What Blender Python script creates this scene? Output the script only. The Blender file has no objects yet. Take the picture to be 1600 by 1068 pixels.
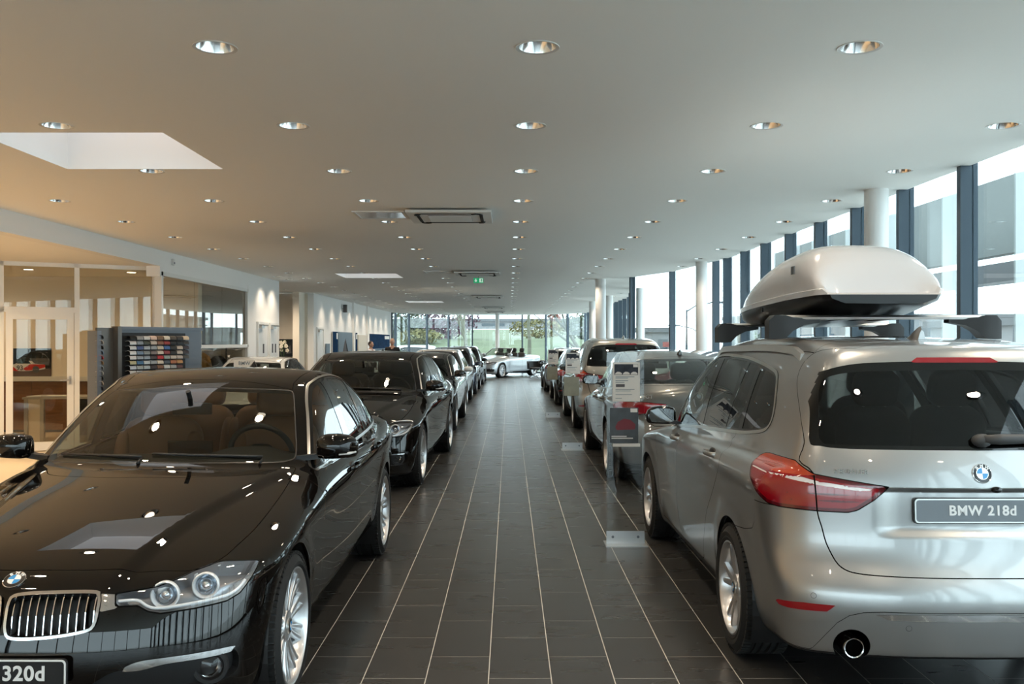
import bpy, bmesh, math, random
import numpy as np
from mathutils import Vector, Matrix
# ------------------------------------------------------------------ camera, sky, exposure
SC = bpy.context.scene
_c = bpy.data.cameras.new('camera'); CAM = bpy.data.objects.new('camera', _c); SC.collection.objects.link(CAM); SC.camera = CAM
CAM.location = (0, 0, 1.6); CAM.rotation_euler = (math.pi/2, 0, 0)
_c.sensor_width = 36; _c.lens = 36*1425/1600; _c.shift_x = 4/1600; _c.clip_start = .05; _c.clip_end = 400
WORLD = bpy.data.worlds.new('overcast_sky'); SC.world = WORLD; WORLD.use_nodes = True
_n = WORLD.node_tree; _bg = _n.nodes['Background']; _bg.inputs[0].default_value = (.79, .905, 1.0, 1); _bg.inputs[1].default_value = 4.8
SC.view_settings.view_transform = 'Standard'; SC.view_settings.look = 'None'; SC.view_settings.gamma = 1
SC.view_settings.use_curve_mapping = False; SC.view_settings.exposure = .30
SC.cycles.max_bounces = 8; SC.cycles.diffuse_bounces = 5; SC.cycles.glossy_bounces = 4; SC.cycles.transparent_max_bounces = 16; SC.cycles.transmission_bounces = 4
SC.cycles.sample_clamp_indirect = 6; SC.cycles.caustics_reflective = False; SC.cycles.caustics_refractive = False
LAMP_W = 40.0                                        # watts of one ceiling downlight
LAMP_C = (1.0, .82, .62)
# ------------------------------------------------------------------ materials
MT = {}
def mat(name, col=(.5, .5, .5), rough=.5, metal=0, coat=0, spec=.5, emit=None, es=0, noise=None, bump=None, trans=0, alpha=1, ior=1.45, aniso=0, coat_rough=.03):
    if name in MT: return MT[name]
    m = bpy.data.materials.new(name); m.use_nodes = True; nt = m.node_tree; b = nt.nodes['Principled BSDF']
    b.inputs['Base Color'].default_value = (*col, 1); b.inputs['Roughness'].default_value = rough; b.inputs['Metallic'].default_value = metal
    b.inputs['Coat Weight'].default_value = coat; b.inputs['Coat Roughness'].default_value = coat_rough; b.inputs['Specular IOR Level'].default_value = spec
    b.inputs['Transmission Weight'].default_value = trans; b.inputs['Alpha'].default_value = alpha; b.inputs['IOR'].default_value = ior
    if emit: b.inputs['Emission Color'].default_value = (*emit, 1); b.inputs['Emission Strength'].default_value = es
    if noise:
        sc, amt, stretch = noise
        tc = nt.nodes.new('ShaderNodeTexCoord'); mp = nt.nodes.new('ShaderNodeMapping'); mp.inputs['Scale'].default_value = stretch
        n = nt.nodes.new('ShaderNodeTexNoise'); n.inputs['Scale'].default_value = sc; n.inputs['Detail'].default_value = 5
        r = nt.nodes.new('ShaderNodeMapRange'); r.inputs[3].default_value = 1-amt; r.inputs[4].default_value = 1+amt
        mx = nt.nodes.new('ShaderNodeMix'); mx.data_type = 'RGBA'; mx.blend_type = 'MULTIPLY'; mx.inputs[0].default_value = 1
        mx.inputs[6].default_value = (*col, 1)
        nt.links.new(tc.outputs['Object'], mp.inputs[0]); nt.links.new(mp.outputs[0], n.inputs['Vector']); nt.links.new(n.outputs[0], r.inputs[0])
        nt.links.new(r.outputs[0], mx.inputs[7]); nt.links.new(mx.outputs[2], b.inputs['Base Color'])
    if bump:
        n = nt.nodes.new('ShaderNodeTexNoise'); n.inputs['Scale'].default_value = bump[0]; bp = nt.nodes.new('ShaderNodeBump'); bp.inputs['Strength'].default_value = bump[1]
        bp.inputs['Distance'].default_value = .002; nt.links.new(n.outputs[0], bp.inputs['Height']); nt.links.new(bp.outputs[0], b.inputs['Normal'])
    MT[name] = m; return m
def glass(name, tint=(.8, .85, .83), refl=1.0, rough=0, ior=1.5):
    """thin pane: see-through tint plus mirror reflection by Fresnel"""
    if name in MT: return MT[name]
    m = bpy.data.materials.new(name); m.use_nodes = True; nt = m.node_tree; nt.nodes.clear()
    out = nt.nodes.new('ShaderNodeOutputMaterial'); t = nt.nodes.new('ShaderNodeBsdfTransparent'); t.inputs[0].default_value = (*tint, 1)
    g = nt.nodes.new('ShaderNodeBsdfGlossy'); g.inputs['Roughness'].default_value = rough; g.inputs['Color'].default_value = (refl, refl, refl, 1)
    fr = nt.nodes.new('ShaderNodeFresnel'); fr.inputs['IOR'].default_value = ior
    ge = nt.nodes.new('ShaderNodeNewGeometry')  # same Fresnel from both sides of a thin pane
    mul = nt.nodes.new('ShaderNodeMix'); mul.data_type = 'FLOAT'; mul.inputs[2].default_value = ior; mul.inputs[3].default_value = 1/ior
    nt.links.new(ge.outputs['Backfacing'], mul.inputs[0]); nt.links.new(mul.outputs[0], fr.inputs['IOR'])
    mx = nt.nodes.new('ShaderNodeMixShader'); nt.links.new(fr.outputs[0], mx.inputs[0]); nt.links.new(t.outputs[0], mx.inputs[1]); nt.links.new(g.outputs[0], mx.inputs[2])
    nt.links.new(mx.outputs[0], out.inputs[0]); MT[name] = m; return m
# ------------------------------------------------------------------ shape maths
def spl(xs, ys, lo=None, hi=None, n=3000):
    """natural cubic spline, resampled densely; linear beyond the ends"""
    xs = np.asarray(xs, float); ys = np.asarray(ys, float); m = len(xs)
    h = np.diff(xs); A = np.eye(m); b = np.zeros(m)
    for i in range(1, m-1):
        A[i, i-1] = h[i-1]; A[i, i] = 2*(h[i-1]+h[i]); A[i, i+1] = h[i]
        b[i] = 6*((ys[i+1]-ys[i])/h[i] - (ys[i]-ys[i-1])/h[i-1])
    M = np.linalg.solve(A, b)
    def ev(x):
        k = np.clip(np.searchsorted(xs, x)-1, 0, m-2)
        t = x-xs[k]; hh = h[k]
        s = (ys[k+1]-ys[k])/hh - hh*(2*M[k]+M[k+1])/6
        return ys[k]+s*t+M[k]/2*t*t+(M[k+1]-M[k])/(6*hh)*t**3
    gx = np.linspace(xs[0], xs[-1], n); gy = ev(gx)
    s0 = (gy[1]-gy[0])/(gx[1]-gx[0]); s1 = (gy[-1]-gy[-2])/(gx[-1]-gx[-2])
    gx = np.concatenate([[xs[0]-10], gx, [xs[-1]+10]]); gy = np.concatenate([[gy[0]-10*s0], gy, [gy[-1]+10*s1]])
    return lambda x: np.interp(x, gx, gy)

def crv(pts, n=24, closed=False):
    """Catmull-Rom polyline through points (any dimension)"""
    p = np.asarray(pts, float); m = len(p); out = []
    for i in range(m if closed else m-1):
        if closed:
            a, b, c, d = p[(i-1) % m], p[i], p[(i+1) % m], p[(i+2) % m]
        else:
            a, b, c, d = p[max(i-1, 0)], p[i], p[i+1], p[min(i+2, m-1)]
        for t in np.arange(n)/n:
            out.append(.5*((2*b)+(c-a)*t+(2*a-5*b+4*c-d)*t*t+(3*b-a-3*c+d)*t**3))
    if not closed: out.append(p[-1])
    return np.array(out)

def smax(a, b, k):
    h = np.maximum(k-np.abs(a-b), 0)/k
    return np.maximum(a, b)+h*h*h*k/6
def smin(a, b, k): return -smax(-a, -b, k)
def sstep(a, b, x):
    t = np.clip((x-a)/(b-a), 0, 1); return t*t*(3-2*t)
def gss(x, s): return np.exp(-(x/s)**2)

def grad(f, P, e=.003):
    G = np.empty_like(P)
    for i in range(3):
        d = np.zeros(3); d[i] = e
        a = P+d; b = P-d
        G[:, i] = (f(a[:, 0], a[:, 1], a[:, 2])-f(b[:, 0], b[:, 1], b[:, 2]))/(2*e)
    return G
def project(f, P, it=4):
    for _ in range(it):
        v = f(P[:, 0], P[:, 1], P[:, 2]); G = grad(f, P)
        st = (v/np.maximum((G*G).sum(1), 1e-6))[:, None]*G
        ln = np.linalg.norm(st, axis=1, keepdims=True)
        P = P-st*np.minimum(1, .03/np.maximum(ln, 1e-9))
    return P

def surface_net(f, x0, x1, y1, z0, z1, h):
    """half surface (y >= 0) of f = 0, vertices projected on the surface"""
    gx = np.arange(x0, x1+h, h); gy = np.arange(-1.5, y1/h+1.5)*h; gz = np.arange(z0, z1+h, h)
    nx, ny, nz = len(gx), len(gy), len(gz)
    # coarse pass first: only blocks near the surface are evaluated finely
    q = 4; cx, cy, cz = (np.arange(0, n+q, q)*h for n in (nx, ny, nz)); cx = cx+x0; cy = cy+gy[0]; cz = cz+z0
    A, B, C = np.meshgrid(cx, cy, cz, indexing='ij'); Fc = f(A.ravel(), B.ravel(), C.ravel()).reshape(A.shape)
    lo, hi = Fc, Fc
    def blk(op):
        r = Fc
        for ax in range(3): r = op(np.take(r, range(r.shape[ax]-1), ax), np.take(r, range(1, r.shape[ax]), ax))
        return r
    mn, mx = blk(np.minimum), blk(np.maximum); near = (mn < 2.2*q*h) & (mx > -2.2*q*h)
    F = np.repeat(np.repeat(np.repeat(np.where(mn > 0, 1., -1.), q, 0), q, 1), q, 2)[:nx, :ny, :nz].copy()
    NB = np.repeat(np.repeat(np.repeat(near, q, 0), q, 1), q, 2)[:nx, :ny, :nz]
    ii = np.argwhere(NB); F[NB] = f(gx[ii[:, 0]], gy[ii[:, 1]], gz[ii[:, 2]])
    S = F < 0
    cs = (nx-1, ny-1, nz-1); cnt = np.zeros(cs); acc = np.zeros(cs+(3,))
    G = (gx, gy, gz)
    for ax in range(3):
        sl0 = [slice(None)]*3; sl1 = [slice(None)]*3; sl0[ax] = slice(0, -1); sl1[ax] = slice(1, None)
        A = F[tuple(sl0)]; B = F[tuple(sl1)]; C = S[tuple(sl0)] != S[tuple(sl1)]
        i = np.argwhere(C); a = A[C]; b = B[C]; t = a/(a-b)
        P = np.stack([G[k][i[:, k]] for k in range(3)], 1); P[:, ax] += t*h
        o = [k for k in range(3) if k != ax]
        for da in (0, -1):
            for db in (0, -1):
                j = i.copy(); j[:, o[0]] += da; j[:, o[1]] += db
                ok = (j >= 0).all(1) & (j[:, 0] < cs[0]) & (j[:, 1] < cs[1]) & (j[:, 2] < cs[2])
                jj = tuple(j[ok].T)
                np.add.at(cnt, jj, 1); np.add.at(acc, jj, P[ok])
    idx = -np.ones(cs, int); m = cnt > 0; idx[m] = np.arange(m.sum())
    V = acc[m]/cnt[m][:, None]
    quads = []
    for ax in range(3):
        sl0 = [slice(None)]*3; sl1 = [slice(None)]*3; sl0[ax] = slice(0, -1); sl1[ax] = slice(1, None)
        C = S[tuple(sl0)] != S[tuple(sl1)]
        i = np.argwhere(C); ins = S[tuple(sl0)][C]
        o1, o2 = (ax+1) % 3, (ax+2) % 3
        def cell(d1, d2):
            j = i.copy(); j[:, o1] += d1; j[:, o2] += d2; return j
        cc = [cell(-1, -1), cell(0, -1), cell(0, 0), cell(-1, 0)]
        ok = np.ones(len(i), bool)
        for j in cc: ok &= (j >= 0).all(1) & (j[:, 0] < cs[0]) & (j[:, 1] < cs[1]) & (j[:, 2] < cs[2])
        q = np.stack([idx[tuple(np.where(ok[:, None], j, 0).T)] for j in cc], 1)[ok]
        fl = ~ins[ok]; q[fl] = q[fl][:, ::-1]
        quads.append(q)
    Q = np.concatenate(quads)
    mid = np.abs(V[:, 1]) < .3*h
    V = project(f, V); V[mid & (np.abs(V[:, 1]) < .5*h), 1] = 0
    keep = (V[Q][:, :, 1] >= -1e-6).all(1); Q = Q[keep]
    used = np.unique(Q); re = -np.ones(len(V), int); re[used] = np.arange(len(used))
    return V[used], re[Q]

class Skin:
    """a labelled polygon surface that can be cut along scalar fields"""
    def __init__(s, f, V, Q, label):
        s.f = f; s.V = V
        G = grad(f, V); s.N = G/np.maximum(np.linalg.norm(G, axis=1, keepdims=True), 1e-9)
        s.flat = Q.ravel().copy(); s.ln = np.full(len(Q), 4); s.L = np.array([label]*len(Q), dtype=object)
    def cut(s, field, label, within=None, where=None):
        """faces with field < 0 get label; field(V, N) per vertex; within = labels it may cut; where = vertex mask"""
        fm = np.ones(len(s.ln), bool)
        if within is not None:
            fm[:] = False
            for w in within: fm |= (s.L == w)
        off = np.concatenate([[0], np.cumsum(s.ln)[:-1]])
        if where is not None: fm &= np.logical_and.reduceat(where(s.V, s.N)[s.flat], off)
        vm = np.zeros(len(s.V), bool); vm[s.flat[np.repeat(fm, s.ln)]] = True
        if not vm.any(): return
        d = np.ones(len(s.V)); d[vm] = field(s.V[vm], s.N[vm]); d[np.abs(d) < 2e-5] = -2e-5
        mx = np.maximum.reduceat(d[s.flat], off); mn = np.minimum.reduceat(d[s.flat], off)
        s.L[fm & (mx < 0)] = label
        cr = np.where(fm & (mx > 0) & (mn < 0))[0]
        if not len(cr): return
        Vn = []; base = len(s.V); ek = {}
        def ev(a, b):
            k = (a, b) if a < b else (b, a)
            if k not in ek:
                t = d[k[0]]/(d[k[0]]-d[k[1]]); ek[k] = base+len(Vn); Vn.append((k[0], k[1], t))
            return ek[k]
        nf = []; nn = []; newL = []
        for fi in cr.tolist():
            t = s.flat[off[fi]:off[fi]+s.ln[fi]].tolist(); old = s.L[fi]; a_in, a_out = [], []; n = len(t)
            for k in range(n):
                a, b = t[k], t[(k+1) % n]
                (a_in if d[a] < 0 else a_out).append(a)
                if (d[a] < 0) != (d[b] < 0):
                    e = ev(a, b); a_in.append(e); a_out.append(e)
            if len(a_in) > 2: nf += a_in; nn.append(len(a_in)); newL.append(label)
            if len(a_out) > 2: nf += a_out; nn.append(len(a_out)); newL.append(old)
        keep = np.ones(len(s.ln), bool); keep[cr] = False
        s.flat = np.concatenate([s.flat[np.repeat(keep, s.ln)], np.array(nf, int)]); s.ln = np.concatenate([s.ln[keep], np.array(nn, int)])
        nl = np.empty(len(newL), dtype=object); nl[:] = newL
        s.L = np.concatenate([s.L[keep], nl])
        i0 = np.array([v[0] for v in Vn]); i1 = np.array([v[1] for v in Vn]); tt = np.array([v[2] for v in Vn])[:, None]
        nV = s.V[i0]*(1-tt)+s.V[i1]*tt; nN = s.N[i0]*(1-tt)+s.N[i1]*tt
        nN /= np.maximum(np.linalg.norm(nN, axis=1, keepdims=True), 1e-9)
        s.V = np.concatenate([s.V, nV]); s.N = np.concatenate([s.N, nN])
    def get(s, labels):
        labels = [labels] if isinstance(labels, str) else list(labels)
        m = np.zeros(len(s.ln), bool)
        for w in labels: m |= (s.L == w)
        if not m.any(): return None
        fl = s.flat[np.repeat(m, s.ln)]; ln = s.ln[m]; used, inv = np.unique(fl, return_inverse=True)
        e = np.cumsum(ln).tolist(); inv = inv.tolist(); F = []; a = 0
        for b in e: F.append(tuple(inv[a:b])); a = b
        return s.V[used].copy(), s.N[used].copy(), F

def mirrored(V, N, F, weld=True):
    """add the y < 0 half; welded on y = 0"""
    n = len(V); on = np.abs(V[:, 1]) < 1e-5 if weld else np.zeros(n, bool)
    mp = np.where(on, np.arange(n), n+np.cumsum(~on)-1)
    V2 = V[~on]*[1, -1, 1]; N2 = N[~on]*[1, -1, 1]
    return np.concatenate([V, V2]), np.concatenate([N, N2]), F+[tuple(int(mp[i]) for i in reversed(t)) for t in F]

def polydist(P, poly, closed=True, margin=.08):
    """signed (closed: negative inside) distance of 2-D points to a polyline; far points just count as outside"""
    lo = poly.min(0)-margin; hi = poly.max(0)+margin
    near = ((P > lo) & (P < hi)).all(1); out = np.full(len(P), margin)
    if not near.any(): return out
    Q = P[near]; A = poly; B = np.roll(poly, -1, 0)
    if not closed: A, B = A[:-1], B[:-1]
    E = B-A; l2 = (E*E).sum(1); k = l2 > 1e-14; A, B, E, l2 = A[k], B[k], E[k], l2[k]
    best = np.full(len(Q), 1e9); ins = np.zeros(len(Q), bool); qx, qy = Q[:, 0], Q[:, 1]
    for (ax, ay), (bx, by), (ex, ey), l in zip(A.tolist(), B.tolist(), E.tolist(), l2.tolist()):
        wx = qx-ax; wy = qy-ay; t = np.minimum(np.maximum((wx*ex+wy*ey)/l, 0), 1)
        dx = wx-t*ex; dy = wy-t*ey; np.minimum(best, dx*dx+dy*dy, out=best)
        if closed and ay != by:
            ins ^= ((ay > qy) != (by > qy)) & (qx < ax+wy/ey*ex)
    best = np.sqrt(best); out[near] = np.where(ins, -best, best) if closed else best
    return out

def proj2(V, pr):
    """pr: 'xz' side, 'yz' front, 'xy' top, or an angle (deg): 0 = looking at the side, 90 = looking at the front"""
    if pr == 'xz': return V[:, [0, 2]]
    if pr == 'yz': return V[:, [1, 2]]
    if pr == 'xy': return V[:, [0, 1]]
    a = math.radians(pr)
    return np.stack([V[:, 0]*math.cos(a)+V[:, 1]*math.sin(a), V[:, 2]], 1)
# ------------------------------------------------------------------ scene helpers
COL = bpy.context.scene.collection
def mesh(name, V, F, N=None, mat=None, smooth=True, mats=None, mi=None):
    me = bpy.data.meshes.new(name); me.from_pydata([tuple(v) for v in np.asarray(V, float).tolist()], [], [tuple(int(i) for i in f) for f in F]); me.update()
    if smooth: me.shade_smooth()
    if N is not None: me.normals_split_custom_set_from_vertices(np.asarray(N, float).tolist())
    if mat: me.materials.append(mat)
    if mats:
        for m in mats: me.materials.append(m)
        me.polygons.foreach_set('material_index', np.asarray(mi, dtype=np.int32))
    return me
def link(name, data, parent=None, loc=(0, 0, 0), rot=(0, 0, 0), scale=None):
    o = bpy.data.objects.new(name, data); COL.objects.link(o); o.location = loc; o.rotation_euler = rot
    if scale is not None: o.scale = scale
    if parent is not None: o.parent = parent
    return o
def tag(o, label=None, cat=None, group=None, kind=None):
    if label: o['label'] = label
    if cat: o['category'] = cat
    if group: o['group'] = group
    if kind: o['kind'] = kind
    return o
def thing(name, label, cat, loc=(0, 0, 0), rz=0, group=None):
    return tag(link(name, None, None, loc, (0, 0, rz)), label, cat, group)
def copy_tree(o, parent=None):
    c = o.copy(); COL.objects.link(c); c.parent = parent
    for ch in list(o.children): copy_tree(ch, c)
    return c
class MB:
    """collects polygons; one mesh per build"""
    def __init__(s): s.V = []; s.F = []; s.M = []; s.m = 0
    def add(s, V, F, M=None):
        b = len(s.V)
        for v in V:
            v = Vector(v); s.V.append(tuple(M @ v) if M is not None else tuple(v))
        for f in F: s.F.append(tuple(b+i for i in f)); s.M.append(s.m)
        return s
    def box(s, x0, x1, y0, y1, z0, z1, M=None, b=0):
        if b <= 0:
            V = [(x, y, z) for x in (x0, x1) for y in (y0, y1) for z in (z0, z1)]
            F = [(0, 1, 3, 2), (4, 6, 7, 5), (0, 4, 5, 1), (2, 3, 7, 6), (0, 2, 6, 4), (1, 5, 7, 3)]
            return s.add(V, F, M)
        bm = bmesh.new(); bmesh.ops.create_cube(bm, size=1)
        for v in bm.verts: v.co = ((x0+x1)/2+v.co.x*(x1-x0), (y0+y1)/2+v.co.y*(y1-y0), (z0+z1)/2+v.co.z*(z1-z0))
        bmesh.ops.bevel(bm, geom=bm.edges[:], offset=b, segments=2, profile=.6, affect='EDGES')
        bm.verts.index_update()
        s.add([v.co.copy() for v in bm.verts], [[v.index for v in f.verts] for f in bm.faces], M); bm.free(); return s
    def tube(s, path, r, n=10, cap=True, closed=False):
        P = [Vector(p) for p in path]; m = len(P); V = []; up = None
        for i in range(m):
            a = P[(i-1) % m] if closed or i else P[0]; c = P[(i+1) % m] if closed or i < m-1 else P[-1]
            t = (c-a).normalized()
            if up is None: up = t.orthogonal().normalized()
            u = (up-t*up.dot(t)).normalized(); up = u; w = t.cross(u); rr = r[i] if hasattr(r, '__len__') else r
            for k in range(n):
                an = 2*math.pi*k/n; V.append(P[i]+rr*(math.cos(an)*u+math.sin(an)*w))
        F = [(i*n+k, i*n+(k+1) % n, ((i+1) % m)*n+(k+1) % n, ((i+1) % m)*n+k) for i in range(m if closed else m-1) for k in range(n)]
        if cap and not closed: F += [tuple(range(n-1, -1, -1)), tuple((m-1)*n+k for k in range(n))]
        return s.add(V, F)
    def lathe(s, prof, n=48, M=None, close=False):
        """prof: (r, h); turned about the z axis of M"""
        V = [(r*math.cos(2*math.pi*k/n), r*math.sin(2*math.pi*k/n), h) for r, h in prof for k in range(n)]
        m = len(prof)
        F = [(i*n+k, i*n+(k+1) % n, ((i+1) % m)*n+(k+1) % n, ((i+1) % m)*n+k) for i in range(m if close else m-1) for k in range(n)]
        return s.add(V, F, M)
    def disc(s, r, n=32, M=None, h=0):
        return s.add([(r*math.cos(2*math.pi*k/n), r*math.sin(2*math.pi*k/n), h) for k in range(n)], [tuple(range(n))], M)
    def loft(s, secs, M=None, cap=True, closed=True):
        n = len(secs[0]); V = [v for c in secs for v in c]; m = len(secs); kk = n if closed else n-1
        F = [(i*n+k, i*n+(k+1) % n, (i+1)*n+(k+1) % n, (i+1)*n+k) for i in range(m-1) for k in range(kk)]
        if cap: F += [tuple(range(n-1, -1, -1)), tuple((m-1)*n+k for k in range(n))]
        return s.add(V, F, M)
    def prism(s, poly, t0, t1, axis='z', M=None):
        """polygon (2-D) extruded along an axis"""
        e = {'z': lambda p, t: (p[0], p[1], t), 'y': lambda p, t: (p[0], t, p[1]), 'x': lambda p, t: (t, p[0], p[1])}[axis]
        n = len(poly); V = [e(p, t0) for p in poly]+[e(p, t1) for p in poly]
        F = [tuple(range(n)), tuple(range(2*n-1, n-1, -1))]+[(k, n+k, n+(k+1) % n, (k+1) % n) for k in range(n)]
        return s.add(V, F, M)
    def ball(s, c, r, M=None, e=1.0, n=16, m=10):
        """(super)ellipsoid with radii r"""
        sg = lambda v: math.copysign(abs(v)**e, v)
        V = []; F = []
        for i in range(m+1):
            a = -math.pi/2+math.pi*i/m
            for k in range(n):
                b = 2*math.pi*k/n
                V.append((c[0]+r[0]*sg(math.cos(a))*sg(math.cos(b)), c[1]+r[1]*sg(math.cos(a))*sg(math.sin(b)), c[2]+r[2]*sg(math.sin(a))))
        F = [(i*n+k, i*n+(k+1) % n, (i+1)*n+(k+1) % n, (i+1)*n+k) for i in range(m) for k in range(n)]
        return s.add(V, F, M)
    def me(s, name, mat, smooth=False, angle=None, weld=False):
        mats = mat if isinstance(mat, (list, tuple)) else [mat]
        me = bpy.data.meshes.new(name); me.from_pydata(s.V, [], s.F); me.update()
        for m in mats: me.materials.append(m)
        if len(mats) > 1: me.polygons.foreach_set('material_index', np.array(s.M, dtype=np.int32))
        bm = bmesh.new(); bm.from_mesh(me)
        if weld or angle: bmesh.ops.remove_doubles(bm, verts=bm.verts, dist=1e-5)
        bmesh.ops.recalc_face_normals(bm, faces=bm.faces); bm.to_mesh(me); bm.free()
        if smooth or angle: me.shade_smooth()
        if angle: me.set_sharp_from_angle(angle=math.radians(angle))
        return me
    def build(s, name, mat, parent=None, loc=(0, 0, 0), rot=(0, 0, 0), **k):
        return link(name, s.me(name, mat, **k), parent, loc, rot)
def frame(o, zdir, xhint=(1, 0, 0)):
    """matrix with origin o and z axis along zdir"""
    z = Vector(zdir).normalized(); x = Vector(xhint); x = (x-z*x.dot(z)).normalized(); y = z.cross(x)
    return Matrix(((x.x, y.x, z.x, o[0]), (x.y, y.y, z.y, o[1]), (x.z, y.z, z.z, o[2]), (0, 0, 0, 1)))
_font = {}
def text_me(name, txt, size, depth, mat, bold=0, align='CENTER', space=1.0):
    key = (txt, round(size, 5), depth, round(bold, 6), space)
    if key in _font:
        me = _font[key].copy(); me.name = name; me.materials.clear(); me.materials.append(mat); return me
    cu = bpy.data.curves.new(name, 'FONT'); cu.body = txt; cu.size = size; cu.extrude = depth; cu.offset = bold
    cu.align_x = align; cu.align_y = 'CENTER'; cu.space_character = space
    o = bpy.data.objects.new(name, cu); COL.objects.link(o)
    dg = bpy.context.evaluated_depsgraph_get(); dg.update()
    me = bpy.data.meshes.new_from_object(o.evaluated_get(dg)); me.name = name
    bpy.data.objects.remove(o); bpy.data.curves.remove(cu); me.materials.clear(); me.materials.append(mat); _font[key] = me.copy(); return me
# lettering is made first, while the scene is still empty
_tm = mat('lettering', (.5, .5, .5))
for _r in (.041, .042):
    for _ch in 'BMW': text_me('t', _ch, _r*.46, .0006, _tm, _r*.012)
text_me('t', 'BMW 320d', .074, .0010, _tm, .0019, space=1.08); text_me('t', 'BMW 218d', .059, .0010, _tm, .0015, space=1.08); text_me('t', 'NEUBAUER', .026, .0012, _tm, .0004, space=1.12); text_me('t', '93', .12, .001, _tm, .002); text_me('t', 'GT', .062, .002, _tm, .0012); text_me('t', 'BMW', .085, .0006, _tm, .001)
mat('cloth_dark', (.018, .018, .02), .9); mat('cloth_tan', (.50, .29, .09), .9); mat('cloth_blue', (.16, .24, .33), .9); mat('skin', (.52, .30, .21), .55); mat('hair_dark', (.03, .022, .018), .7); mat('cloth_light', (.62, .58, .60), .85); mat('desk_top', (.42, .40, .37), .4); mat('desk_panel', (.68, .60, .49), .5)
mat('print_white', (.75, .74, .72), .4); mat('print_red', (.55, .03, .02), .4)
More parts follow.
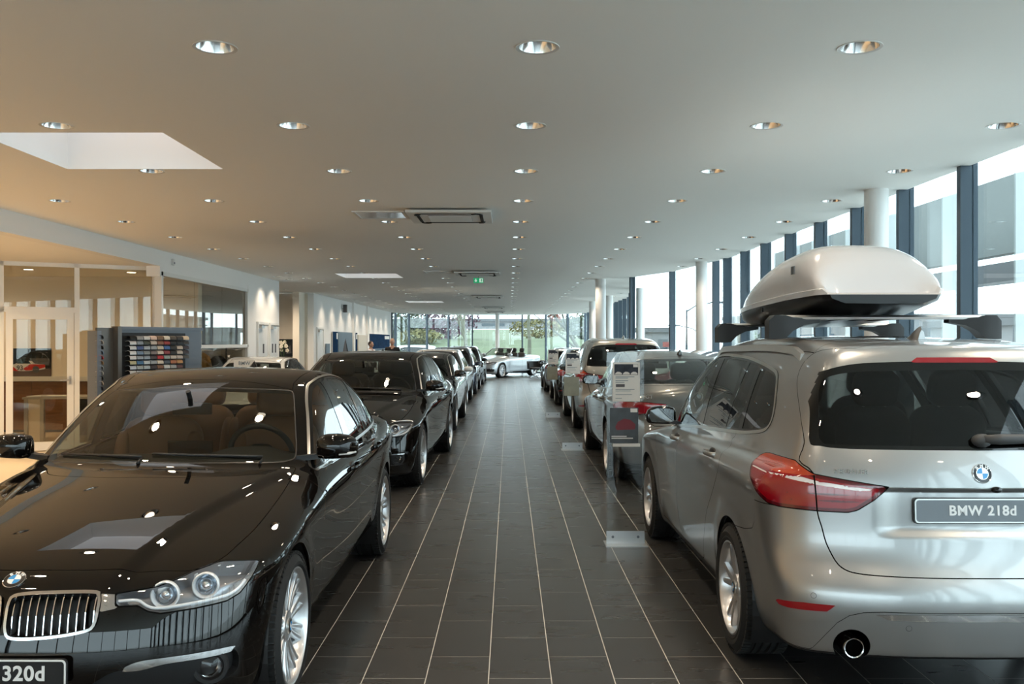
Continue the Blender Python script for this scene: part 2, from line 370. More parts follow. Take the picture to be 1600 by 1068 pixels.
# ------------------------------------------------------------------ people
def person(lab, x, y, rz, H, jacket, hair, trousers, seated=False):
    o = thing('person', lab, 'person', (x, y, 0), rz); s = H/1.75
    def skin_mesh(nm, verts, edges, rad, m, root=0, sub=2):
        me = bpy.data.meshes.new(nm); me.from_pydata([tuple(Vector(v)*s) for v in verts], edges, []); ob = bpy.data.objects.new(nm, me); COL.objects.link(ob)
        sk = ob.modifiers.new('s', 'SKIN'); ob.modifiers.new('d', 'SUBSURF').levels = sub
        for i, r in enumerate(rad): me.skin_vertices[0].data[i].radius = (r[0]*s, r[1]*s) if hasattr(r, '__len__') else (r*s, r*s)
        for i in range(len(verts)): me.skin_vertices[0].data[i].use_root = (i == root)
        dg = bpy.context.evaluated_depsgraph_get(); dg.update(); me2 = bpy.data.meshes.new_from_object(ob.evaluated_get(dg)); me2.name = nm; bpy.data.objects.remove(ob); bpy.data.meshes.remove(me)
        me2.materials.clear(); me2.materials.append(m); me2.shade_smooth(); return link(nm, me2, o)
    z0 = -.42 if seated else 0; hp = .93+z0; sh = 1.42+z0
    arms = [[(.19, 0, sh), (.25, -.03, sh-.28), (.20, -.26, sh-.42), (.15, -.40, sh-.43)], [(-.19, 0, sh), (-.25, -.03, sh-.28), (-.20, -.26, sh-.42), (-.15, -.40, sh-.43)]] if seated else [[(.19, 0, sh), (.25, .02, sh-.29), (.24, -.08, sh-.54), (.235, -.10, sh-.62)], [(-.19, 0, sh), (-.25, .02, sh-.29), (-.24, -.08, sh-.54), (-.235, -.10, sh-.62)]]
    legs = [[(.09, 0, hp-.02), (.11, -.42, hp-.04), (.11, -.42, .10), (.11, -.56, .05)], [(-.09, 0, hp-.02), (-.11, -.42, hp-.04), (-.11, -.42, .10), (-.11, -.56, .05)]] if seated else [[(.09, 0, hp-.05), (.105, -.01, .50), (.11, .02, .10), (.115, -.13, .04)], [(-.09, 0, hp-.05), (-.105, -.01, .50), (-.11, .02, .10), (-.115, -.13, .04)]]
    V = [(0, 0, hp), (0, 0, hp+.25), (0, .01, sh-.02), (0, .0, sh+.09), (0, -.01, sh+.16)]; E = [(0, 1), (1, 2), (2, 3), (3, 4)]; R = [(.15, .10), (.14, .095), (.15, .09), .058, .055]
    for a in arms:
        b0 = len(V); V += a; E += [(2, b0), (b0, b0+1), (b0+1, b0+2), (b0+2, b0+3)]; R += [.058, .045, .033, .030]
        hx, hy, hz = a[3]; sg = 1 if hx > 0 else -1; d = Vector((0, -1, -.15)) if seated else Vector((0, -.15, -1))
        pb = len(V); V.append(tuple(Vector(a[3])+d*.05)); E.append((b0+3, pb)); R.append((.034, .020))
        for q in range(4):
            f0 = len(V); off = Vector(((q-1.5)*.019, 0, 0)) if seated else Vector((0, (q-1.5)*.019, 0)); V += [tuple(Vector(V[pb])+off+d*.045), tuple(Vector(V[pb])+off+(d+Vector((0, 0, -.3)) if seated else d+Vector((-sg*.3, 0, 0))).normalized()*(.085-.008*abs(q-1.5)))]; E += [(pb, f0), (f0, f0+1)]; R += [.0095, .008]
        f0 = len(V); V += [tuple(Vector(a[3])+Vector((-sg*.035, -.035, -.02))), tuple(Vector(a[3])+Vector((-sg*.045, -.065, -.04)))]; E += [(b0+3, f0), (f0, f0+1)]; R += [.011, .009]
    for a in legs: b0 = len(V); V += a; E += [(0, b0), (b0, b0+1), (b0+1, b0+2), (b0+2, b0+3)]; R += [.085, .062, .042, .04]
    skin_mesh('body', V, E, R, MT['skin'])
    V = [(0, 0, hp-.06), (0, 0, hp+.22), (0, .01, sh-.01), (0, .0, sh+.05)]; E = [(0, 1), (1, 2), (2, 3)]; R = [(.19, .135), (.175, .125), (.185, .115), .078]
    for a in arms: b0 = len(V); V += a[:3]+[tuple(Vector(a[2]).lerp(Vector(a[3]), .6))]; E += [(2, b0), (b0, b0+1), (b0+1, b0+2), (b0+2, b0+3)]; R += [.078, .062, .050, .046]
    skin_mesh('jacket', V, E, R, MT[jacket])
    V = [(0, 0, hp)]; E = []; R = [(.165, .115)]
    for a in legs: b0 = len(V); V += a[:3]; E += [(0, b0), (b0, b0+1), (b0+1, b0+2)]; R += [.100, .075, .060]
    skin_mesh('trousers', V, E, R, MT[trousers])
    hz = sh+.235; b = MB(); b.ball((0, -.005, hz), (.077, .098, .118), n=24, m=16); b.ball((0, -.035, hz-.06), (.058, .068, .055), n=16, m=10); b.ball((0, -.105, hz-.015), (.013, .02, .024), n=10, m=8)
    for q in (-1, 1): b.ball((q*.078, .005, hz-.01), (.010, .02, .032), n=8, m=6)
    for i, v in enumerate(b.V): b.V[i] = tuple(Vector(v)*s)
    b.build('head', MT['skin'], o, smooth=True); b = MB()
    for q in (-1, 1): b = MB(); b.ball((q*.030*s, -.092*s, (hz+.005)*s), (.012*s, .008*s, .007*s), n=10, m=6); b.build('eye', MT['print_white'], o, smooth=True)
    b = MB(); b.ball((0, -.097*s, (hz-.062)*s), (.024*s, .008*s, .006*s), n=10, m=6); b.build('mouth', MT['print_red'], o, smooth=True)
    b = MB(); b.ball((0, .018*s, (hz+.028)*s), (.083*s, .098*s, .105*s), n=22, m=14); b.V = [v for v in b.V]; 
    b.F = [f for f in b.F if sum(b.V[i][2] for i in f)/4 > (hz+.03)*s or sum(b.V[i][1] for i in f)/4 > .03*s]; b.M = [0]*len(b.F); b.build('hair', MT[hair], o, smooth=True)
    return o
mat('hair_grey', (.30, .24, .19), .7)
person('standing person in a black jacket before the end wall glass', -3.98, 31.0, .1, 1.70, 'cloth_dark', 'hair_grey', 'cloth_dark'); person('person in a pale shirt facing the blue seascape poster', -4.86, 32.0, 1.2, 1.60, 'cloth_light', 'hair_dark', 'cloth_dark')
person('seated clerk in a dark jacket writing at the office desk', -6.30, 14.95, -1.5, 1.76, 'cloth_dark', 'hair_dark', 'cloth_dark', True)
# ------------------------------------------------------------------ the hall
random.seed(7)
mat('ceiling_paint', (.92, .91, .88), .9); mat('wall_paint', (.87, .86, .84), .85); mat('wall_cream', (.84, .77, .66), .85); mat('white_frame', (.78, .77, .74), .45)
mat('grout', (.62, .60, .55), .8); mat('mullion', (.048, .070, .092), .35, metal=.3); mat('mullion_dark', (.03, .04, .045), .4); mat('column_white', (.80, .80, .79), .5)
mat('steel', (.55, .54, .52), .35, metal=.9); mat('white_plastic', (.72, .71, .69), .4); mat('dark_grey', (.05, .05, .052), .5); mat('shadow_black', (.004, .004, .004), .8)
mat('lamp_reflector', (.80, .80, .80), .12, metal=1); mat('lamp_glow', (1, 1, 1), .5, emit=(1, .86, .68), es=9)
mat('skylight_dome', (.8, .8, .8), .6, emit=(.93, .96, 1.0), es=.95)
glass('facade_glass', (.90, .95, .94)); glass('office_glass', (.86, .84, .78)); mat('fin_glass', (.82, .88, .90), .25, alpha=.45)
def tile_mat():
    m = mat('floor_tile', (.060, .056, .051), .27, spec=.5); nt = m.node_tree; b = nt.nodes['Principled BSDF']
    oi = nt.nodes.new('ShaderNodeObjectInfo'); tc = nt.nodes.new('ShaderNodeTexCoord'); mp = nt.nodes.new('ShaderNodeMapping'); mp.inputs['Scale'].default_value = (1.2, 5, 1)
    n = nt.nodes.new('ShaderNodeTexNoise'); n.inputs['Scale'].default_value = 1.6; n.inputs['Detail'].default_value = 6
    ge = nt.nodes.new('ShaderNodeNewGeometry')
    nt.links.new(ge.outputs['Position'], mp.inputs[0]); nt.links.new(mp.outputs[0], n.inputs['Vector'])
    a = nt.nodes.new('ShaderNodeMath'); a.operation = 'MULTIPLY_ADD'; a.inputs[1].default_value = .35; nt.links.new(oi.outputs['Random'], a.inputs[0]); nt.links.new(n.outputs[0], a.inputs[2])
    r = nt.nodes.new('ShaderNodeValToRGB'); r.color_ramp.elements[0].color = (.037, .0360, .0345, 1); r.color_ramp.elements[0].position = .35; r.color_ramp.elements[1].color = (.047, .0455, .043, 1); r.color_ramp.elements[1].position = 1.0
    nt.links.new(a.outputs[0], r.inputs[0]); nt.links.new(r.outputs[0], b.inputs['Base Color'])
    r2 = nt.nodes.new('ShaderNodeMapRange'); r2.inputs[3].default_value = .25; r2.inputs[4].default_value = .31; nt.links.new(n.outputs[0], r2.inputs[0]); nt.links.new(r2.outputs[0], b.inputs['Roughness'])
    return m
tile_mat()
HC = 3.0
# floor: grout bed with laid tiles
FL = MB(); FL.box(-12, 6, -12, 50, -.3, -.0007); floor = tag(FL.build('floor', MT['grout']), 'dark grey rectangular floor tiles with pale joints along the hall', None, None, 'structure')
PX, PY, X0, Y0 = .2985, .598, -.0995, 4.341
tm = MB(); tm.box(-PX/2+.0023, PX/2-.0023, -PY/2+.0020, PY/2-.0020, -.012, 0); tile_me = tm.me('tile', MT['floor_tile'])
cand = []; rest = MB()
for i in range(-39, 20):
    for j in range(-28, 76):
        x = X0+PX*(i+.5); y = Y0+PY*(j+.5)+(PY/2 if i % 2 else 0)
        if not (-11.9 < x < 5.9 and -11.8 < y < 49.8): continue
        if x > 3.9 or (y > 47.6): continue
        px = 796+1425*x/max(y, .1)
        vis = y > 4.0 and -20 < px < 1620 and abs(x) < 3.6
        hid = (x < -.95 and not (6.9 < y < 9.6 and x > -1.6)) or (x > 1.25 and y > 5.0)
        cand.append((0 if (vis and not hid) else 1 if vis else 2, y, x))
cand.sort()
for k, (s, y, x) in enumerate(cand):
    if k < 300 and s < 2: link('tile', tile_me, floor, (x, y, 0))
    else: rest.box(x-PX/2+.0023, x+PX/2-.0023, y-PY/2+.0020, y+PY/2-.0020, -.012, 0)
tag(rest.build('tile_field', MT['floor_tile'], floor), kind='stuff')

# ceiling with round lamp holes and square skylights
from mathutils.geometry import delaunay_2d_cdt
LX = [.133+1.533*k for k in range(-4, 3)]; LY = [4.337+1.572*k for k in range(-6, 27)]
SKY = [(-3.58, -2.32, 6.10+12.58*k, 7.39+12.58*k) for k in (-1, 0, 1, 2)]
ARC = [(-5.62, 43.4), (-5.5, 44), (-4.96, 45), (-4.16, 46), (-3.14, 47), (-1.93, 47.4), (-.6, 47.5), (.67, 47.4), (1.87, 46.8), (2.91, 45.6), (3.68, 44.2), (3.74, 43.2)]
RIGHT = [(3.66, -11.0), (3.66, 15.2), (3.50, 16.4), (3.25, 18.2), (2.66, 19.75), (3.74, 28.5), (3.74, 43.2)]
OUT = [(-12, -11.0)]+RIGHT[:-1]+ARC[::-1]+[(-5.62, 26.0), (-12, 26.0)]
def inside(p, poly):
    c = False
    for a, b in zip(poly, poly[1:]+poly[:1]):
        if (a[1] > p[1]) != (b[1] > p[1]) and p[0] < a[0]+(p[1]-a[1])*(b[0]-a[0])/(b[1]-a[1]): c = not c
    return c
def edge_d(p, poly):
    best = 9
    for a, b in zip(poly, poly[1:]+poly[:1]):
        a = Vector(a); b = Vector(b); e = b-a; t = max(0, min(1, (Vector(p)-a).dot(e)/max(e.dot(e), 1e-9))); best = min(best, (Vector(p)-a-e*t).length)
    return best
LAMPS = []
for y in LY:
    for x in LX:
        if inside((x, y), OUT) and edge_d((x, y), OUT) > .18 and not (x < -4.9 and y < 26 and True and x < -5.2) and not any(a-.12 < x < b+.12 and c-.05 < y < d+.05 for a, b, c, d in SKY): LAMPS.append((x, y))
WASH = [(-5.15, 27.3+1.572*k) for k in range(10)]+[(-4.98, 19.55), (-4.98, 20.45)]; LAMPS += WASH+[(-6.0, 22.4), (-6.0, 24.4), (-7.2, 23.3)]  # the last three lamps are added to brighten the cream recess
vs = []; es = []
def loop(pts):
    b = len(vs); vs.extend(Vector(p) for p in pts); es.extend((b+i, b+(i+1) % len(pts)) for i in range(len(pts)))
loop(OUT)
for x, y in LAMPS: loop([(x+.090*math.cos(2*math.pi*k/16), y+.090*math.sin(2*math.pi*k/16)) for k in range(16)])
for a, b, c, d in SKY: loop([(a, c), (b, c), (b, d), (a, d)])
V2, _, F2, *_r = delaunay_2d_cdt(vs, es, [], 0, 1e-5)
def ok(c):
    if not inside(c, OUT): return False
    if any((c[0]-x)**2+(c[1]-y)**2 < .0885**2 for x, y in LAMPS): return False
    return not any(a < c[0] < b and cc < c[1] < d for a, b, cc, d in SKY)
F3 = [f for f in F2 if ok([sum(V2[i][k] for i in f)/3 for k in (0, 1)])]
cm = MB(); cm.add([(v[0], v[1], HC) for v in V2], [tuple(reversed(f)) for f in F3])
ceil_me = mesh('ceiling', cm.V, cm.F, None, MT['ceiling_paint'], smooth=False)
ceiling = tag(link('ceiling', ceil_me), 'smooth off-white ceiling with rows of round downlights', None, None, 'structure')
rs = MB(); rs.box(-12.2, 4.2, -11.2, 48, HC+.9, HC+1.0); tag(rs.build('roof', MT['dark_grey']), 'flat roof slab above the hall', None, None, 'structure')
# skylights: white shaft and a diffuser whose own glow stands in for daylight
for i, (a, b, c, d) in enumerate(SKY):
    s = tag(link('window_%d' % (i+1), None, None, (0, 0, 0)), None, None, None, 'structure')
    m = MB(); z0, z1 = HC, HC+.55
    m.add([(a, c, z0), (b, c, z0), (b, d, z0), (a, d, z0), (a, c, z1), (b, c, z1), (b, d, z1), (a, d, z1)], [(0, 1, 5, 4), (1, 2, 6, 5), (2, 3, 7, 6), (3, 0, 4, 7)]); m.build('shaft', MT['wall_paint'], s)
    m = MB(); m.box(a, b, c, d, z1, z1+.02); m.build('diffuser', MT['skylight_dome'], s)
# downlights
dl = {}
m = MB(); m.lathe([(.0885, 0), (.104, -.003), (.106, 0.0005)], 28); dl['trim_ring'] = m.me('trim_ring', MT['white_plastic'], angle=40)
m = MB(); m.lathe([(.089, 0), (.082, .03), (.066, .07), (.045, .10)], 28); dl['reflector'] = m.me('reflector', MT['lamp_reflector'], angle=20)
m = MB(); m.ball((0, 0, .075), (.016, .030, .016), n=12, m=8); dl['bulb'] = m.me('bulb', MT['lamp_glow'], smooth=True)
m = MB(); m.disc(.05, 16, None, .10); dl['back_plate'] = m.me('back_plate', MT['lamp_reflector'])
spot = bpy.data.lights.new('downlight', 'SPOT'); spot.energy = LAMP_W; spot.color = LAMP_C; spot.spot_size = math.radians(125); spot.spot_blend = .9; spot.shadow_soft_size = .05
wash = spot.copy(); wash.energy = LAMP_W*1.1; wash.spot_size = math.radians(110)
recess_fill = spot.copy(); recess_fill.energy = 130; recess_fill.spot_size = math.radians(160)
def ordinal(n): return ['first', 'second', 'third', 'fourth', 'fifth', 'sixth', 'seventh', 'eighth', 'ninth', 'tenth', 'eleventh', 'twelfth', 'thirteenth', 'fourteenth', 'fifteenth', 'sixteenth', 'seventeenth', 'eighteenth', 'nineteenth', 'twentieth', 'twenty-first', 'twenty-second', 'twenty-third', 'twenty-fourth', 'twenty-fifth', 'twenty-sixth', 'twenty-seventh', 'twenty-eighth', 'twenty-ninth', 'thirtieth'][n]
COLN = {0: 'far left row by the office', 1: 'row left of the skylights', 2: 'row in line with the skylights', 3: 'row beside the air conditioners', 4: 'row above the aisle', 5: 'row right of the aisle', 6: 'row along the window wall'}
for x, y in LAMPS:
    k = min(range(7), key=lambda i: abs(LX[i]-x)); px = 796+1425*x/y if y > .1 else -999; py = 534-1425*1.4/y if y > .1 else -999
    seen = y > 3.6 and -40 < px < 1640 and py > -30
    n = sum(1 for a, b in LAMPS if (a, b) not in WASH and abs(a-x) < .1 and b < y and b > 3.6 and -40 < 796+1425*a/b < 1640)
    if (x, y) in WASH: lb = 'wall washing downlight above the %s' % ('far white wall, %s from its near end' % ordinal(WASH.index((x, y))) if y > 26 else ('door with one pictogram' if y < 20 else 'door with two pictograms'))
    elif x < -5.2 and 21 < y < 26: lb = 'downlight in the cream recess, %s' % {22.4: 'nearest the doors', 24.4: 'nearest the pillar', 23.3: 'deepest in'}[y]
    else: lb = 'recessed chrome downlight, %s from the camera in the %s' % (ordinal(min(n, 29)), COLN[k]) if seen else 'recessed chrome ceiling downlight behind the viewpoint'
    o = thing('downlight', lb, 'ceiling light', (x, y, HC), 0, 'ceiling downlights')
    for nm in ('trim_ring', 'reflector', 'bulb', 'back_plate'):
        if y < 22 or nm != 'back_plate': link(nm, dl[nm], o)
    l = bpy.data.objects.new('lamp_beam', wash if (x, y) in WASH else recess_fill if x < -5.2 and y > 21 else spot); COL.objects.link(l); l.parent = o; l.location = (0, 0, .035)

# curtain walls
def wall_run(name, label, pts, step, fin=.13, zt=HC, first=0, mull='mullion', out=(1, 0), lay=True):
    """glazed run along a polyline: mullions and panes as parts"""
    root = tag(link(name, None), label, None, None, 'structure')
    seg = []
    for a, b in zip(pts[:-1], pts[1:]):
        a = Vector(a); b = Vector(b); n = max(1, round((b-a).length/step)) if step else 1
        for i in range(n): seg.append((a.lerp(b, i/n), a.lerp(b, (i+1)/n)))
    pts2 = [s[0] for s in seg]+[seg[-1][1]]
    for i, p in enumerate(pts2):
        q = pts2[min(i+1, len(pts2)-1)]-pts2[max(i-1, 0)]; an = math.atan2(q.y, q.x)
        m = MB(); m.box(-.03, .03, -fin/2, fin/2, 0, zt+.4, b=0); link('mullion', m.me('mullion', MT[mull]), root, (p.x, p.y, 0), (0, 0, an))
    for a, b in seg:
        d = b-a; an = math.atan2(d.y, d.x); L = d.length
        m = MB(); m.box(.03, L-.03, -.006, .006, .08, zt+.4); link('glass_pane', m.me('glass_pane', MT['facade_glass']), root, (a.x, a.y, 0), (0, 0, an))
        m = MB(); m.box(.0, L, -.04, .04, 0, .08); link('bottom_rail', m.me('bottom_rail', MT[mull]), root, (a.x, a.y, 0), (0, 0, an))
    return root
MY = [7.27+1.144*k for k in range(-16, 8)]
wr = tag(link('wall_right', None), 'tall glazed wall with blue grey mullions along the right side', None, None, 'structure')
for k, y in enumerate(MY):
    m = MB(); m.box(3.58, 3.72, y-.030, y+.030, 0, HC+.4); m.build('mullion', MT['mullion'], wr)
    y1 = MY[k+1] if k+1 < len(MY) else 15.9
    m = MB(); m.box(3.672, 3.684, y+.03, y1-.03, .08, HC+.4); m.build('glass_pane', MT['facade_glass'], wr)
    m = MB(); m.box(3.64, 3.72, y, y1, 0, .08); m.build('bottom_rail', MT['mullion'], wr)
    m = MB(); ym = y+.66; m.box(3.76, 3.98, ym-.012, ym+.012, .05, HC+.9); m.build('glass_fin', MT['fin_glass'], wr)
wall_run('window_5', 'curved glass entrance bay between the white columns', [(3.60, 15.9), (3.50, 16.6), (3.25, 18.2), (2.66, 19.75)], 0, .12)
wall_run('window_6', 'inner glass side of the entrance bay', [(2.66, 19.75), (3.20, 23.9), (3.74, 28.5)], 2.1, .10)
wall_run('window_7', 'close dark mullions of the glazed wall beyond the entrance', [(3.74, 28.5), (3.74, 43.2)], 1.144, .14)
wall_run('window_8', 'bowed glass end wall with trees outside', ARC, 0, .12)
wall_run('window_9', 'glazed shop front behind the viewpoint', [(-12, -11.0), (3.66, -11.0)], 1.4, .12)
def column(x, y, r, label):
    c = thing('column', label, 'column', (x, y, 0)); m = MB(); m.lathe([(r, 0), (r, HC)], 32); m.build('shaft', MT['column_white'], c, smooth=True)
    m = MB(); m.lathe([(r+.004, 0), (r+.004, .06), (r, .062)], 32); m.build('foot_collar', MT['steel'], c, angle=40); c['kind'] = 'structure'
for x, y, r, lb in ((3.38, 8.40, .106, 'white round column behind the roof box'), (3.36, 15.95, .10, 'white round column beside the curved entrance glass'), (3.40, 23.7, .11, 'white round column seen through the entrance glass'), (2.03, 20.3, .115, 'white round column above the silver estate car'), (3.02, 27.6, .12, 'slim white column right of the column over the estate car'), (2.86, 31.5, .11, 'distant white column left of the column over the estate car'), (-.59, 44.5, .10, 'thin white column in front of the end wall glass')):
    column(x, y, r, lb)
# ------------------------------------------------------------------ left side: walls, office, doors, posters
def at(px, py, Y): return ((px-796)*Y/1425, Y, 1.6-(py-534)*Y/1425)
def struct(name, mb, m, label=None, **k): return tag(mb.build(name, m, **k), label, None, None, 'structure')
mat('wood_veneer', (.20, .085, .03), .35, noise=(3, .55, (1, 1, 9)), coat=.3); mat('office_floor', (.62, .52, .39), .5); mat('print_blue', (.004, .030, .085), .9, spec=.08, noise=(3, .8, (1, 1, 3))); mat('print_sky', (.20, .27, .33), .9, spec=.08)
mat('print_dark', (.03, .035, .04), .9, spec=.08, noise=(5, .6, (1, 1, 1))); mat('print_grey', (.12, .12, .13), .9, spec=.08); mat('print_red', (.55, .03, .02), .9, spec=.08); mat('print_white', (.75, .74, .72), .9, spec=.08); mat('print_floor', (.16, .12, .11), .9, spec=.08); mat('paper', (.78, .78, .76), .7)
mat('print_ink', (.10, .11, .12), .6); mat('print_photo', (.055, .065, .085), .9, spec=.08, noise=(14, .8, (1, 1, 1))); mat('rack_grey', (.16, .175, .20), .45, metal=.3); mat('rack_post', (.12, .11, .10), .35, metal=.5); mat('rack_black', (.01, .01, .011), .5)
mat('cloth_dark', (.018, .018, .02), .9); mat('cloth_tan', (.50, .29, .09), .9); mat('cloth_blue', (.16, .24, .33), .9); mat('skin', (.52, .30, .21), .55); mat('hair_dark', (.03, .022, .018), .7); mat('cloth_light', (.62, .58, .60), .85); mat('desk_top', (.42, .40, .37), .4); mat('desk_panel', (.68, .60, .49), .5)
mat('orchid', (.80, .74, .62), .6); mat('leaf', (.06, .13, .03), .6)
XL = -5.33
w = MB(); w.box(XL-.18, XL, -11, 13.95, 2.76, 3.0); w.box(XL-.18, XL, 13.95, 18.6, 2.68, 3.0); w.box(XL-.18, XL, 18.6, 21.1, 0, 3.0); w.box(XL-.18, XL, 13.95, 18.6, 0, .35)
struct('wall_left', w, MT['wall_paint'], 'white wall with fascia band and window opening on the left')
w = MB(); w.box(-12, XL-.18, -11, 21.1, 2.76, 2.80); struct('ceiling_recess', w, MT['ceiling_paint'], 'lower warm lit ceiling over the office zone')
w = MB(); w.box(-12.2, -12, -11, 26.2, 0, 3.0); struct('wall_outer', w, MT['wall_cream'], 'plain cream outer wall')
w = MB(); w.box(-12, XL-.18, 20.9, 21.1, 0, 2.76); struct('wall_return', w, MT['wall_paint'], 'white return wall behind the double doors')
w = MB(); w.box(-12, -5.805, 26.2, 26.4, 0, 3.0); struct('wall_cream', w, MT['wall_cream'], 'cream wall in the recess with an orchid picture')
w = MB(); w.box(-6.06, -5.88, 25.5, 26.2, 0, 3.0); struct('pillar_cream', w, MT['wall_cream'], 'square cream pillar beside the orchid picture')
w = MB(); w.box(-5.80, -5.62, 26.2, 43.4, 0, 3.0); struct('wall_far', w, MT['wall_paint'], 'long white wall with scalloped lamp light and posters')
for k in (32.5, 35.7): w = MB(); w.box(-5.619, -5.54, k, k+.3, 0, 3.0); struct('pilaster', w, MT['wall_paint'], 'shallow white pilaster on the far wall')
# office behind a glazed partition
P0 = Vector((-9.5, 11.84)); P1 = Vector((-5.42, 14.14)); dv = (P1-P0); AN = math.atan2(dv.y, dv.x); LN = dv.length
def pp(px):                                          # parameter along the partition for an image column
    k = (px-796)/1425; t = (k*P0.y-P0.x)/(dv.x-k*dv.y); return t*LN
part = tag(link('wall_partition', None, None, (P0.x, P0.y, 0), (0, 0, AN)), 'white framed glass partition with a door in front of the office', None, None, 'structure')
def post(nm, s0, s1, z0, z1, m='white_frame', y0=-.045, y1=.045, par=None):
    b = MB(); b.box(s0, s1, y0, y1, z0, z1); return b.build(nm, MT[m], par or part)
sL, sD0, sD1, sR = pp(2), pp(8), pp(116), pp(240)
for s0, s1 in ((pp(-3), pp(6)), (pp(116), pp(124))): post('frame_post', s0, s1, 0, 2.76)
post('frame_post', pp(237), pp(249), 0, 2.758, 'white_frame', -.11, .045)
post('frame_head', 0, LN, 2.70, 2.76); post('frame_transom', 0, pp(116), 2.03, 2.11); post('frame_sill', pp(124), pp(238), 0, .10)
post('glass_pane', pp(6), pp(116), 2.11, 2.70, 'office_glass', -.006, .006); post('glass_pane', pp(124), pp(238), .10, 2.70, 'office_glass', -.006, .006); post('glass_pane', 0, pp(-3), .1, 2.70, 'office_glass', -.006, .006)
b = MB(); b.box(-5.53, -5.322, 13.885, 13.955, 2.60, 2.768); cc = b.build('trim_2', MT['wall_paint']); tag(cc, 'white corner cap over the last partition post', None, None, 'structure')
door = tag(link('door_1', None, None, (P0.x, P0.y, 0), (0, 0, AN)), 'white framed glass office door with a lever handle', None, None, 'structure')
d0, d1 = pp(9), pp(115)
for a, b, z0, z1 in ((d0, d0+.09, .02, 2.03), (d1-.09, d1, .02, 2.03), (d0+.09, d1-.09, 1.93, 2.03), (d0+.09, d1-.09, .02, .14)): post('door_rail', a, b, z0, z1, 'white_frame', -.05, .03, door)
post('door_glass', d0+.09, d1-.09, .14, 1.93, 'office_glass', -.012, 0, door)
b = MB(); b.tube([(d1-.05, -.05, 1.04), (d1-.05, -.10, 1.04), (d1-.18, -.10, 1.04)], .011, 8); b.box(d1-.065, d1-.035, -.058, -.05, .98, 1.10); b.build('door_handle', MT['steel'], door, angle=40)
w = MB(); w.box(-12, XL-.2, 16.2, 16.4, 0, 2.76); struct('wall_office', w, MT['wall_cream'], 'cream back wall of the office')
w = MB(); w.box(-11.9, -4.0, -10.9, 11.2, -.02, .004); w.box(-11.9, XL-.05, 11.2, 13.9, -.02, .004); w.box(-11.9, XL-.2, 13.9, 16.2, -.02, .004); struct('floor_office', w, MT['office_floor'], 'light beige office floor')  # first strip runs past the office, widened to bounce light to the ceiling
wn = tag(link('trim_1', None), 'walnut veneer wainscot panels below the office picture', None, None, 'structure')
for k in range(6):
    b = MB(); b.box(-11.6+1.05*k, -11.6+1.05*k+1.044, 16.14, 16.2, .05, .90); b.build('wood_panel', MT['wood_veneer'], wn)
b = MB(); b.box(-11.6, -5.4, 16.08, 16.2, .91, .99); b.build('ledge', MT['white_frame'], wn); b = MB(); b.box(-11.6, -5.4, 16.15, 16.2, 0, .05); b.build('plinth', MT['dark_grey'], wn)
# racing picture on the office wall
x0, _, z1 = at(15.5, 544, 16.1); x1, _, z0 = at(76.5, 590, 16.1)
pic = thing('racing_picture', 'picture of a red and white racing car number 93 on the office wall', 'picture', (0, 16.19, 0))
W_, H_ = x1-x0, z1-z0
def quad(u0, v0, u1, v1, dy, m, nm, par=pic, X0=x0, Z0=z0, W=W_, H=H_):
    b = MB(); b.box(X0+W*u0, X0+W*u1, -dy-.002, -dy, Z0+H*v0, Z0+H*v1); return b.build(nm, m, par)
def shape(pts, dy, m, nm, par=pic, X0=x0, Z0=z0, W=W_, H=H_):
    b = MB(); b.prism([(X0+W*u, Z0+H*v) for u, v in pts], -dy-.002, -dy, 'y'); return b.build(nm, m, par)
quad(0, 0, 1, 1, .004, MT['print_dark'], 'picture_sheet'); quad(0, 0, 1, .30, .008, MT['print_floor'], 'picture_ground'); quad(.45, .42, .95, .66, .008, MT['print_grey'], 'picture_wall')
shape([(0, .24), (0, .44), (.12, .50), (.2, .50), (.34, .58), (.5, .57), (.58, .48), (.84, .45), (.85, .30), (.6, .24), (.3, .22)], .012, MT['print_white'], 'picture_car')
shape([(0, .24), (0, .40), (.16, .22)], .015, MT['print_red'], 'picture_stripe'); shape([(.28, .30), (.45, .46), (.84, .45), (.85, .36), (.6, .26), (.35, .24)], .015, MT['print_red'], 'picture_flank'); shape([(.12, .48), (.2, .56), (.42, .58), (.48, .48)], .015, MT['print_dark'], 'picture_roof')
b = MB(); b.lathe([(.062, 0), (.03, 0), (.0, 0)], 20, frame((x0+W_*.61, -.018, z0+H_*.28), (0, -1, 0))); b.build('picture_wheel', MT['print_ink'], pic)
t = link('picture_number', text_me('picture_number', '93', .12, .001, MT['print_ink'], bold=.002), pic, (x0+W_*.2, -.019, z0+H_*.33), (math.pi/2, 0, 0))
